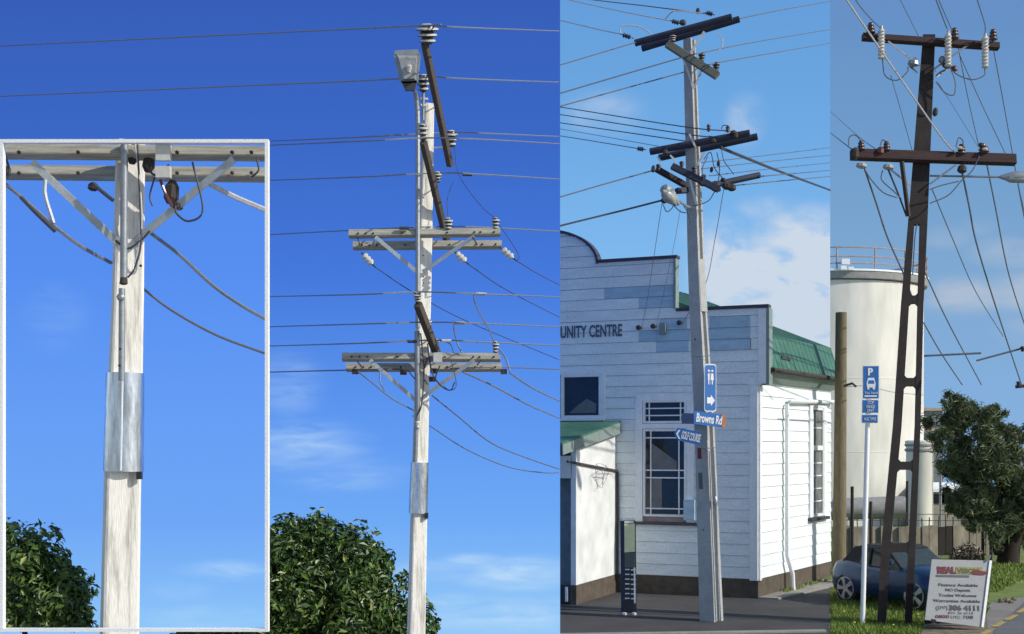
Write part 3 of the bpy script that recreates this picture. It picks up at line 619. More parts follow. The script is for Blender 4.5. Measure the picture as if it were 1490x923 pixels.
# openings on the facade: (u0,u1,z0,z1) with u increasing to the left
ul, zt_ = fu(936, 583); ur, zb_ = fu(1000, 755)
W_BIG = (ur, ul, zb_, zt_)
a, b = fu(874, 547); c_, d_ = fu(817, 606); W_SM = (a, c_ + .45, fu(845, 606)[1], fu(845, 547)[1])
CAS = .17
pu = fu(897, 640)[0]        # porch start
holes = [(W_BIG[0] - CAS, W_BIG[1] + CAS, W_BIG[2] - .12, W_BIG[3] + CAS), (W_SM[0] - .12, W_SM[1] + .12, W_SM[2] - .1, W_SM[3] + .1), (pu, WID, 0, 4.0)]
def board(f, a0, a1, z0, h, m, parent, s=1):
    # one lapped weatherboard
    g = .008
    mb = MB(); mb.hexa([f(a0, z0 + g, .0), f(a1, z0 + g, .0), f(a1, z0 + g, .034), f(a0, z0 + g, .034)],
                       [f(a0, z0 + h, .0), f(a1, z0 + h, .0), f(a1, z0 + h, .012), f(a0, z0 + h, .012)])
    return mb.build('board', m, parent)
RH = .262
blue = []   # pale blue patches, given in photo pixels (x0,x1,row y)
for (x0, x1, y) in ((880, 984, 424), (930, 984, 436), (955, 1004, 482), (960, 1000, 474), (930, 985, 497), (955, 1002, 504), (1033, 1088, 462), (1030, 1092, 478), (1033, 1092, 496), (1045, 1092, 463), (1043, 1093, 510)):
    blue.append((fu(x1, y)[0], fu(x0, y)[0], fu((x0 + x1) / 2, y)[1]))
def cutrects(rects, hole):
    h0, h1, v0, v1 = hole; out = []
    for (a0, a1, b0, b1) in rects:
        if h0 >= a1 or h1 <= a0 or v0 >= b1 or v1 <= b0: out.append((a0, a1, b0, b1)); continue
        if h0 > a0: out.append((a0, h0, b0, b1))
        if h1 < a1: out.append((h1, a1, b0, b1))
        m0, m1 = max(a0, h0), min(a1, h1)
        if b1 - v1 > .03: out.append((m0, m1, v1, b1))
        if v0 - b0 > .03: out.append((m0, m1, b0, v0))
    return out
z = .47
while z < 8.75:
    u0 = .14 if z + RH / 2 < 4.95 else -.22
    rects = [(u0, WID, z, z + RH)]
    for h in holes: rects = cutrects(rects, h)
    tinted = []
    for (b0, b1, bz) in blue:
        if z <= bz < z + RH:
            tinted += [(max(q[0], b0), min(q[1], b1), q[2], q[3]) for q in rects if q[0] < b1 and q[1] > b0]
            rects = cutrects(rects, (b0, b1, z - 1, z + 1))
    for kind, rs_ in ((0, rects), (1, tinted)):
        for (s0, s1, y0, y1) in rs_:
            if s1 - s0 < .04: continue
            # cut to the parapet outline
            n = max(1, int((s1 - s0) / .05)); run = []
            us = [s0 + (s1 - s0) * i / n for i in range(n + 1)]
            if min(top(u) for u in us) >= y1:
                cuts = [s0]
                while s1 - cuts[-1] > 4.5: cuts.append(cuts[-1] + random.uniform(2.2, 4.2))
                cuts.append(s1)
                for q0, q1 in zip(cuts, cuts[1:]):
                    o = board(fac, q0 + .002, q1 - .002, y0, y1 - y0, M['board_b'] if kind else M['board'], front)
                    if kind: o['label'] = 'pale blue patch board'
            else:
                runs = []; cur = []
                for u in us:
                    if top(u) > y0 + .02: cur.append((u, min(y1, top(u))))
                    elif cur: runs.append(cur); cur = []
                if cur: runs.append(cur)
                for c in runs:
                    if len(c) < 2: continue
                    q = MB(); q.prism([fac(c[0][0], y0 + .012, .001), fac(c[-1][0], y0 + .012, .001)] + [fac(u_, z_, .001) for u_, z_ in c[::-1]], NF * .025)
                    q.build('board', M['board_b'] if kind else M['board'], front)
    z += RH
# trim along the parapet
mb = MB(); us = [-.26, 1.93]
def capline(pts, m, w=.2, h=.07):
    mb = MB(); A = []
    for i, (a0, z0) in enumerate(pts):
        p, q = pts[max(0, i - 1)], pts[min(len(pts) - 1, i + 1)]; l = math.hypot(q[0] - p[0], q[1] - p[1]); nx, nz = -(q[1] - p[1]) / l, (q[0] - p[0]) / l
        A.append((a0, z0, a0 + nx * h, z0 + nz * h))
    for p, q in zip(A, A[1:]):
        mb.hexa([fac(p[0], p[1], .08), fac(q[0], q[1], .08), fac(q[0], q[1], -.2), fac(p[0], p[1], -.2)], [fac(p[2], p[3], .08), fac(q[2], q[3], .08), fac(q[2], q[3], -.2), fac(p[2], p[3], -.2)])
    return mb.build('parapet_cap', m, hall)
capline([(-.27, 6.665), (1.90, 6.665)], M['cap'], .26)
mb = MB(); mb.beam(fac(1.93, 6.74, -.05), fac(1.93, 7.9, -.05), .26, .06, up=U); mb.build('parapet_cap', M['cap_g'], hall)
capline([(1.88, 7.905), (3.86, 7.905)], M['cap'], .26)
capline([(3.882 + 1.418 * (1 - math.cos(i / 18 * math.pi / 2)), 7.885 + .85 * math.sin(i / 18 * math.pi / 2)) for i in range(19)] + [(8.7, 8.735)], M['cap'], .26, .06)
# parapet end return, corner boards
mb = MB(); mb.beam(fac(-.25, 4.9, -.12), fac(-.25, 6.66, -.12), .34, .07, up=U); mb.build('parapet_return', M['cap_g'], hall)
mb = MB(); mb.beam(fac(-.1, 4.93, -.02), fac(.2, 4.93, -.02), .1, .05); mb.build('soffit_trim', M['trim'], hall)
mb = MB(); mb.beam(fac(.075, .44, .03), fac(.075, 4.9, .03), .19, .05, up=NF); mb.build('corner_board', M['trim'], hall)
mb = MB(); mb.beam(sid(.09, .44, .03), sid(.09, 5.0, .03), .18, .05, up=NS); mb.build('corner_board', M['trim'], hall)
mb = MB(); mb.beam(fac(-.12, 4.95, .035), fac(-.12, 6.64, .035), .18, .03, up=NF); mb.build('corner_board', M['trim'], hall)
# plinth
mb = MB(); mb.hexa([fac(-.02, 0, .02), fac(WID, 0, .02), fac(WID, 0, -.1), fac(-.02, 0, -.1)], [fac(-.02, .46, .02), fac(WID, .46, .02), fac(WID, .46, -.1), fac(-.02, .46, -.1)]); mb.build('plinth', M['plinth'], hall)
mb = MB(); mb.hexa([sid(-.018, 0, .022), sid(DEP, 0, .022), sid(DEP, 0, -.1), sid(-.018, 0, -.1)], [sid(-.018, .46, .022), sid(DEP, .46, .022), sid(DEP, .46, -.1), sid(-.018, .46, -.1)]); mb.build('plinth', M['plinth'], hall)
# windows
def window(f, a0, a1, z0, z1, cols, rows, parent, pane='pane', fw=.05):
    """cols/rows: fractional edges; panes are separate pieces"""
    w_ = MB(); n = .02
    for b0, b1, y0, y1 in ((a0 - fw, a1 + fw, z1, z1 + fw), (a0 - fw, a1 + fw, z0 - fw, z0), (a0 - fw, a0, z0, z1), (a1, a1 + fw, z0, z1)):
        w_.hexa([f(b0, y0, .06), f(b1, y0, .06), f(b1, y0, .001), f(b0, y0, .001)], [f(b0, y1, .06), f(b1, y1, .06), f(b1, y1, .001), f(b0, y1, .001)])
    wn = w_.build('window', M['trim'], parent)
    for i in range(len(cols) - 1):
        for j in range(len(rows) - 1):
            x0, x1 = a0 + (a1 - a0) * cols[i], a0 + (a1 - a0) * cols[i + 1]; y0, y1 = z0 + (z1 - z0) * rows[j], z0 + (z1 - z0) * rows[j + 1]
            q = MB(); q.hexa([f(x0 + .012, y0 + .012, .012), f(x1 - .012, y0 + .012, .012), f(x1 - .012, y0 + .012, .004), f(x0 + .012, y0 + .012, .004)], [f(x0 + .012, y1 - .012, .012), f(x1 - .012, y1 - .012, .012), f(x1 - .012, y1 - .012, .004), f(x0 + .012, y1 - .012, .004)])
            q.build('pane', M[pane], wn)
    q = MB()
    for cc in cols[1:-1]:
        x = a0 + (a1 - a0) * cc; q.hexa([f(x - .014, z0, .03), f(x + .014, z0, .03), f(x + .014, z0, .002), f(x - .014, z0, .002)], [f(x - .014, z1, .03), f(x + .014, z1, .03), f(x + .014, z1, .002), f(x - .014, z1, .002)])
    for cc in rows[1:-1]:
        y = z0 + (z1 - z0) * cc; q.hexa([f(a0, y - .014, .032), f(a1, y - .014, .032), f(a1, y - .014, .003), f(a0, y - .014, .003)], [f(a0, y + .014, .032), f(a1, y + .014, .032), f(a1, y + .014, .003), f(a0, y + .014, .003)])
    if len(cols) + len(rows) > 4: q.build('glazing_bar', M['trim'], wn)
    return wn
u0, u1, z0, z1 = W_BIG
zs = fu(965, 622)[1]; zs2 = fu(965, 613)[1]
window(fac, u0 + .06, u1 - .06, zs2, z1 - .05, [0, .1, .9, 1][::1], [0, .3, .68, 1], hall)
window(fac, u0 + .06, u1 - .06, z0 + .09, zs - .09, [0, .14, .86, 1], [0, .07, .44, .53, .92, 1], hall)
for b0, b1, y0, y1 in ((u0 - CAS, u0, z0 - .12, z1 + CAS), (u1, u1 + CAS, z0 - .12, z1 + CAS), (u0, u1, z1, z1 + CAS), (u0, u1, zs - .03, zs2 - .06)):
    q = MB(); q.hexa([fac(b0, y0, .075), fac(b1, y0, .075), fac(b1, y0, .001), fac(b0, y0, .001)], [fac(b0, y1, .075), fac(b1, y1, .075), fac(b1, y1, .001), fac(b0, y1, .001)]); q.build('window_casing', M['trim'], hall)
q = MB(); q.beam(fac(u0 - .35, z0 - .12, .06), fac(u1 + .5, z0 - .12, .06), .16, .07); q.build('window_sill', M['cap'], hall)
# reflections in the glass, such as a roof shape, painted as flat grey pieces
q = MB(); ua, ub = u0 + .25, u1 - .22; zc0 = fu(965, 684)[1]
q.prism([fac(ub, zc0, .0135), fac(ua, zc0, .0135), fac(ua, zc0 + .2, .0135), fac(ub, zc0 + .62, .0135)], NF * .003); q.build('pane_reflection', M['pane_reflection'], hall)
q = MB(); zc1 = fu(965, 742)[1]; q.prism([fac(ub, zc1, .0135), fac(ub - .24, zc1, .0135), fac(ub - .24, zc0 - .18, .0135), fac(ub, zc0 - .18, .0135)], NF * .003); q.build('pane_reflection', M['pane_reflection'], hall)
u0, u1, z0, z1 = W_SM
window(fac, u0 + .03, (u0 + u1) / 2 + .2, z0 + .02, z1 - .03, [0, 1], [0, 1], hall, fw=.07); window(fac, (u0 + u1) / 2 + .36, u1 - .02, z0 + .02, z1 - .03, [0, 1], [0, 1], hall, fw=.07)
q = MB(); q.prism([fac(u0 + .12, z0 + .08, .0135), fac(u0 + .1, z0 + .3, .0135), fac(u0 + .35, z0 + .42, .0135), fac(u0 + .6, z0 + .25, .0135), fac(u0 + .8, z0 + .08, .0135)], NF * .003); q.build('pane_reflection', M['pane_reflection'], hall)
q = MB(); q.beam(fac(u0 - .12, z0 - .08, .05), fac(u1 + .12, z0 - .08, .05), .14, .06); q.build('window_sill', M['trim'], hall)
for b0, b1, y0, y1 in ((u0 - .13, u0 - .035, z0 - .05, z1 + .11), (u0 - .035, u1 + .13, z1 + .035, z1 + .11)):
    q = MB(); q.hexa([fac(b0, y0, .07), fac(b1, y0, .07), fac(b1, y0, .001), fac(b0, y0, .001)], [fac(b0, y1, .07), fac(b1, y1, .07), fac(b1, y1, .001), fac(b0, y1, .001)]); q.build('window_casing', M['trim'], hall)
# lettering
lz = fu(905, 489)[1]; lu = fu(906, 480)[0]; ls = fu(815, 480)[0]
# UNITY CENTRE spans 12 of the 16 letters
t_w = (ls - lu) * 1.01; full = t_w / .71
text('COMMUNITY CENTRE', fac(lu + full, lz, .042), -U, (0, 0, 1), .40, mat('grey_lettering', (.10, .12, .16), .6, bump=0), hall, width=full, bold=.008)
for (px, py) in ((933, 478), (954, 476), (992, 471)):
    uu, zz = fu(px, py); q = MB(); q.lathe(fac(uu, zz, .03), NF, [(0, .03), (.14, .035), (.15, .06), (.2, .06), (.21, .02)], 10); q.build('cable_anchor', M['timber_dark'], hall, True)
uu, zz = fu(966, 479); q = MB(); q.box(fac(uu, zz, .08), U * .07, NF * .05, (0, 0, .13)); q.build('fuse_box', M['cap_g'], hall)
uu, zz = fu(1002, 742); q = MB(); q.box(fac(uu - .05, zz, .10), U * .13, NF * .05, (0, 0, .24)); q.build('meter_box', M['board_b'], hall)
# side wall boards
t0 = st(1180.5, 590)[0]; t1 = st(1194, 590)[0]; zb0 = st(1187, 748)[1]; zt0 = st(1187, 597)[1]
z = .47
while z < 5.1:
    hgt = min(RH, 5.18 - z)
    for s0, s1 in (([(.2, t0 - .3), (t1 + .3, DEP)]) if zb0 - .1 < z + RH / 2 < zt0 + .12 else [(.2, 4.1), (4.1, DEP)]): board(sid, s0 + .002, s1 - .002, z, hgt, M['board'], side)
    z += RH
window(sid, t0, t1, (zb0 + zt0) / 2 + .42, zt0, [0, 1], [0, .5, 1], hall, fw=.06, pane='pane_pale')
window(sid, t0, t1, zb0, (zb0 + zt0) / 2 + .3, [0, .4, 1], [0, .2, .4, .6, .8, 1], hall, fw=.06, pane='pane_pale')
for s0, s1, y0, y1 in ((t0 - .3, t0 - .07, zb0 - .06, zt0 + .12), (t1 + .07, t1 + .3, zb0 - .06, zt0 + .12), (t0 - .07, t1 + .07, zt0 + .065, zt0 + .15)):
    q = MB(); q.hexa([sid(s0, y0, .07), sid(s1, y0, .07), sid(s1, y0, .001), sid(s0, y0, .001)], [sid(s0, y1, .07), sid(s1, y1, .07), sid(s1, y1, .001), sid(s0, y1, .001)]); q.build('window_casing', M['trim'], hall)
q = MB(); q.beam(sid(t0 - .35, zb0 - .12, .06), sid(t1 + .35, zb0 - .12, .06), .16, .08); q.build('window_sill', M['cap'], hall)
# downpipe with its long run under the eave
ta, za = st(1138, 582); tb, zb = st(1207, 590)
q = MB(); q.tube([sid(tb, za + .05, .12), sid(ta + .2, za - .03, .12), sid(ta, za - .1, .12), sid(ta, .9, .12), sid(ta + .15, .45, .2), sid(ta + .15, .06, .22)], .055, 8); q.build('downpipe', M['trim'], hall, True)
# roof: steep outer slope, then low slope behind the parapet
RZ0, RZ1 = 5.28, 6.10
q = MB()
prof = [(-.28, RZ0), (-.02, RZ1), (3.9, 7.72), (6.8, 7.8), (9.5, 7.6), (WID, 6.6), (WID, 6.45), (9.4, 7.45), (6.8, 7.65), (3.9, 7.57), (.1, 5.95), (-.2, RZ0 - .02)]
q.prism([rof(u, z, .18) for u, z in prof], T * (DEP - .18)); q.build('roof', M['roof'], hall)
for i in range(30):       # standing ribs of the iron
    tt = .35 + i * .31
    if tt > DEP - .1: break
    q = MB(); q.beam(rof(-.281, RZ0 + .01, tt), rof(-.021, RZ1 + .003, tt), .02, .007, up=NS); q.beam(rof(-.02, RZ1 + .003, tt), rof(3.9, 7.725, tt), .02, .008); q.build('roof_rib', M['roof'], hall)
q = MB(); q.hexa([sid(.1, 4.98, .1), sid(DEP, 4.98, .1), sid(DEP, 4.98, .001), sid(.1, 4.98, .001)], [sid(.1, 5.2, .26), sid(DEP, 5.2, .26), sid(DEP, 5.2, .001), sid(.1, 5.2, .001)]); q.build('fascia', M['cap_g'], hall)
q = MB(); q.tube([sid(.1, 5.25, .32), sid(DEP, 5.25, .32)], .06, 8); q.build('gutter', M['timber_dark'], hall, True)
for (px, py) in ((1125, 521), (1203, 541)):
    tt, zz = st(px, py); q = MB(); q.beam(rof(-.19, zz, min(tt, DEP - .7)), rof(-.19, zz, min(tt, DEP - .7) + .6), .06, .07); q.build('roof_vent', M['cap'], hall)
# entrance porch
PD = 2.74
def por(u, d, z): return C0 + U * u + NF * d + Vector((0, 0, z))
q = MB()
zr = lambda d: 4.06 - d * .14
q.prism([por(pu, 0, .46), por(pu, PD, .46), por(pu, PD, zr(PD) - .2), por(pu, 0, zr(0) - .2)], U * .12); q.build('porch_wall', M['render_w'], hall)
q = MB(); q.prism([por(pu - .012, 0, .0), por(pu - .012, PD + .01, .0), por(pu - .012, PD + .01, .455), por(pu - .012, 0, .455)], U * .14); q.build('plinth', M['plinth'], hall)
q = MB(); q.prism([por(pu + .12, PD - .5, .2), por(WID - 3, PD - .5, .2), por(WID - 3, PD - .5, 3.2), por(pu + .12, PD - .5, 3.2)], T * .1); q.build('porch_wall', M['greyw'], hall)
q = MB(); q.beam(por(pu + .10, PD - .06, 3.05), por(WID - 3, PD - .06, 3.05), .12, .5); q.build('porch_beam', M['render_w'], hall)
q = MB(); q.prism([por(pu - .1, -.02, zr(0) + .06), por(pu - .1, PD + 1.1, zr(PD + 1.1) + .06), por(pu - .1, PD + 1.1, zr(PD + 1.1)), por(pu - .1, -.02, zr(0))], U * 5); q.build('porch_roof', M['roof'], hall)
q = MB(); q.prism([por(pu - .13, -.01, zr(0) + .02), por(pu - .13, PD + 1.12, zr(PD + 1.1) + .02), por(pu - .13, PD + 1.12, zr(PD + 1.1) - .2), por(pu - .13, -.01, zr(0) - .24)], U * .028); q.build('bargeboard', M['cap_g'], hall)
q = MB(); q.beam(por(pu - .03, .05, 2.92), por(pu - .03, PD + .6, 3.18), .05, .05); q.tube([por(pu - .05, .08, 2.9), por(pu - .05, .08, .3)], .03, 6); q.build('porch_pipe', M['timber_dark'], hall)
q = MB(); q.box(por(pu + .4, PD + .03, .26), U * .3, NF * .03, (0, 0, .2)); q.build('vent_grille', M['navy'], hall)
for i in range(3): q = MB(); q.beam(por(pu + .2 + i * .2, PD + .066, .1), por(pu + .2 + i * .2, PD + .066, .42), .06, .012, up=NF); q.build('grille_bar', M['signwhite'], hall)
# tangled wires on the porch
for i in range(4):
    r_ = random.Random(i); b = [por(pu - .08 - r_.random() * .1, .6 + r_.random() * 1.3, 3.0 + r_.uniform(-.5, .3)) for _ in range(5)]
    q = MB(); q.tube(spline(b, 5), .005, 4); q.build('loose_wire', M['wire_m'], hall)
# path strip beside the hall
mb = MB(); mb.hexa([sid(-.05, .02, .03), sid(DEP, .02, .03), sid(DEP, .02, .9), sid(-.05, .02, .5)], [sid(-.05, .07, .03), sid(DEP, .07, .03), sid(DEP, .07, .9), sid(-.05, .07, .5)]); struct(mb.build('path', M['pathc']))
mb = MB(); rs = random.Random(3)
for i in range(160):
    p = sid(rs.uniform(1.2, DEP), .07, rs.uniform(.04, .3)); h = rs.uniform(.03, .09); d = Vector((rs.uniform(-.06, .06), rs.uniform(-.06, .06), h)); s_ = Vector((.02, 0, 0))
    mb.add([p - s_, p + s_, p + d], [(0, 1, 2)])
o = mb.build('weeds', M['grass']); tag(o, 'low weeds along the foot of the hall side wall', 'weeds', kind='stuff')

# ---- pole 2
YQ = 26.0; kq = YQ / F; YAW = R(-40)
p2 = thing('utility_pole', 'grey grooved concrete pole in front of the white hall, carrying the blue signs', 'utility pole', (P(1034, 650, YQ).x, YQ, 0))
def isec(mb, pts):       # channelled I section; broad shaded face to the left, groove in the right face
    rings = []
    for p, w in pts:
        ex = rotz((1, 0, 0), YAW); ey = rotz((0, 1, 0), YAW); h = w / 2; g = h * .52
        sec = [(-h, -h), (h, -h), (h, -h + (h - g)), (h * .55, -g * .8), (h * .55, g * .8), (h, g), (h, h), (-h, h), (-h, g), (-h * .55, g * .8), (-h * .55, -g * .8), (-h, -g)]
        rings.append([p + ex * a + ey * b for a, b in sec])
    n = 12; vs = [q for r in rings for q in r]; fs = [tuple(range(n))[::-1], tuple(range(len(vs) - n, len(vs)))]
    for i in range(len(rings) - 1): fs += [(i * n + k, i * n + (k + 1) % n, (i + 1) * n + (k + 1) % n, (i + 1) * n + k) for k in range(n)]
    mb.add(vs, fs)
W2 = 1 / (math.cos(R(40)) + math.sin(R(40)))
mb = MB(); isec(mb, [(P(1035.5, 908, YQ), 35 * kq * W2), (P(1025, 620, YQ), 29.5 * kq * W2), (P(1016, 455, YQ), 26 * kq * W2), (P(1013, 380, YQ), 25 * kq * W2), (P(1003, 58, YQ), 18 * kq * W2)])
mb.build('shaft', M['concrete2'], p2)
mb = MB()
col_section(mb, [(P(1017, 454, YQ), 27 * kq * W2), (P(1013.4, 378, YQ), 25.5 * kq * W2)], 1, 1, YAW); mb.build('shaft_collar', M['concrete2'], p2)
def log(a, b, r, Ya, Yb):
    mb = MB(); mb.tube([P(*a, Ya), P(*b, Yb)], r * YQ / F, 12); return mb.build('crossarm', M['blue_log'], p2, True)
log((924, 63), (1065, 25), 5.2, YQ + .1, YQ - .5); log((934, 71), (1076, 28), 5.0, YQ + .7, YQ + .1)
log((946, 221), (1091, 194), 5.2, YQ + .1, YQ - .5); log((959, 230), (1102, 199), 5.2, YQ + .7, YQ + .1)
log((1040, 269), (1105, 255), 4.6, YQ - .1, YQ + .1)
def sqa(a, b, Ya, Yb, h=9, m='green_timber', w=.1):
    mb = MB(); mb.beam(P(*a, Ya), P(*b, Yb), w, h * YQ / F, up=(0, .2, .97)); return mb.build('crossarm', M[m], p2)
sqa((971, 64), (1044, 111), YQ - .3, YQ - .7, 11)
sqa((955, 246), (1012, 278), YQ + .3, YQ + .5, 8, 'dark_timber'); sqa((978, 242), (1046, 276), YQ - .3, YQ - .6, 9, 'blue_log'); sqa((985, 278), (1000, 277), YQ - .2, YQ, 8, 'blue_log')
for a, b, r in (((994, 84), (1009, 129), .018), ((1021, 102), (1010, 129), .018), ((1025, 46), (1005, 77), .022), ((1003, 195), (1012, 214), .018), ((1025, 222), (1010, 248), .018), ((1004, 262), (1014, 300), .02), ((957, 228), (962, 236), .015), ((975, 226), (984, 235), .015)):
    mb = MB(); mb.beam(P(*a, YQ - .45), P(*b, YQ - .42), r * 2.2, .012, up=(0, 1, 0)); mb.build('brace', M['brace'], p2)
for (px, py, r, h, m) in ((979, 61, 5, 10, 'porc'), (1021, 91, 5, 14, 'porc_d'), (1042, 105, 5.5, 14, 'porc_d'), (958, 248, 4, 9, 'porc_d'), (992, 243, 4, 8, 'porc_d'), (1010, 251, 4, 8, 'porc_d'), (1024, 262, 4, 8, 'porc_d'), (1031, 192, 3, 11, 'porc_r'), (1059, 193, 3.5, 9, 'porc_r')):
    mb = MB(); pin_insulator(mb, P(px, py, YQ - .5), r * kq, h * kq); mb.build('insulator', [M['porc_d'] if m != 'porc' else M['porc'], M[m] if m != 'porc' else M['porc_r']], p2, True)
for (px, py, rx, rz) in ((966, 292, 5, 4), (984, 294, 6, 4), (1041, 268, 7, 4), (1057, 271, 7, 5), (1064, 273, 7, 5), (1052, 262, 4, 3), (1045, 238, 2.5, 4), (950, 246, 3, 5), (1035, 247, 2.5, 4), (1022, 268, 5, 3), (1042, 276, 7, 3), (993, 33, 5, 4), (1015, 16, 3, 4), (1067, 193, 5, 3), (1038, 205, 4, 3), (968, 222, 4, 4), (1070, 198, 4, 4)):
    mb = MB(); mb.lathe(P(px, py + rz, YQ - .5), (.1, 0, 1), [(0, rx * kq * .5), (rz * kq * .5, rx * kq), (rz * kq * 1.5, rx * kq * .9), (rz * kq * 2, rx * kq * .4)], 7); mb.build('connector', M['timber_dark'], p2)
for a, b in (((903, 50), (922, 56)), ((975, 30), (992, 35)), ((1026, 18), (1040, 22)), ((925, 216), (940, 218))):
    mb = MB(); strain_insulator(mb, P(*a, YQ - .1), P(*b, YQ - .1), 3.6 * kq); mb.build('insulator', [M['blue_log'], M['porc_r']], p2, True)
for pts, m in ((((1045, 48), (1051, 58), (1050, 68), (1045, 74)), 'wire_w'), (((903, 49), (905, 38), (930, 39), (948, 50)), 'wire_w'), (((978, 16), (1000, 17), (1022, 20)), 'wire_w'), (((968, 28), (975, 20), (980, 16)), 'wire_m'),
               (((1043, 222), (1046, 236), (1047, 250), (1045, 263)), 'wire_d'), (((1024, 232), (1034, 222), (1040, 245), (1054, 262)), 'wire_d'), (((1030, 228), (1022, 245), (1024, 262)), 'wire_m'), (((1010, 300), (1030, 293), (1040, 279)), 'wire_d'),
               (((964, 296), (970, 308), (978, 303), (980, 296)), 'wire_m'), (((980, 299), (990, 308), (999, 310)), 'wire_d'), (((1050, 218), (1054, 235), (1068, 254)), 'wire_m'), (((1050, 188), (1052, 183), (1060, 184), (1055, 192)), 'wire_d'), (((995, 300), (1001, 310), (1005, 325)), 'wire_d')):
    mb = MB(); mb.tube(spline([P(x, y, YQ - .55) for x, y in pts]), .012 if m == 'wire_w' else .010, 5); mb.build('jumper_wire', M[m], p2)
for y in (518, 652):
    mb = MB(); cx_ = 1019 + (y - 518) * .056; mb.tube([P(cx_ - 13, y, YQ - .28), P(cx_ + 1, y + 1, YQ - .34), P(cx_ + 15, y - .5, YQ - .2)], .008, 5); mb.build('strap', M['wire_m'], p2)
mb = MB(); mb.tube([P(1038, 655, YQ - .2), P(1042, 740, YQ - .22), P(1046, 903, YQ - .22)], .022, 6); mb.lathe(P(1041, 737, YQ - .28), (0, 0, 1), [(0, .03), (.05, .05), (.14, .05), (.2, .02)], 8); mb.build('conduit', M['galv'], p2, True)
for y0, y1, m in ((652, 668, 'maroon'), (688, 712, 'greyg')):
    mb = MB(); mb.prism([P(1014.5 + (y0 - 650) * .04, y0, YQ - .30), P(1019.5 + (y0 - 650) * .04, y0, YQ - .33), P(1019.5 + (y1 - 650) * .04, y1, YQ - .33), P(1014.5 + (y1 - 650) * .04, y1, YQ - .30)], (.01, -.015, 0)); mb.build('number_plate', M[m], p2)
bolts([P(1024, 771, YQ - .33), P(1012, 494, YQ - .3)], .02, p2, d=rotz((0, -1, 0), YAW))
# street light on pole 2
s2 = thing('street_light', 'small rounded street light on the grooved pole in front of the white hall', 'street light', P(1005, 300, YQ - .4))
mb = MB(); d = (P(988, 294, YQ - .6) - P(968, 272, YQ - .9)); L = d.length
mb.lathe(P(965, 273, YQ - .95), d, [(0, .03), (.02, .09), (L * .35, .13), (L * .8, .09), (L, .05), (L * 1.1, .04)], 14); mb.build('lantern', M['glass_lamp'], s2, True)
mb = MB(); mb.lathe(P(964, 277, YQ - 1.0), d, [(0, .02), (L * .2, .10), (L * .5, .12), (L * .8, .06), (L, .02)], 14); mb.build('lantern_bowl', M['glass_lamp'], s2, True)
mb = MB(); mb.tube([P(987, 292, YQ - .62), P(1000, 301, YQ - .5), P(1010, 303, YQ - .35)], .025, 6); mb.build('arm', M['galv'], s2, True)
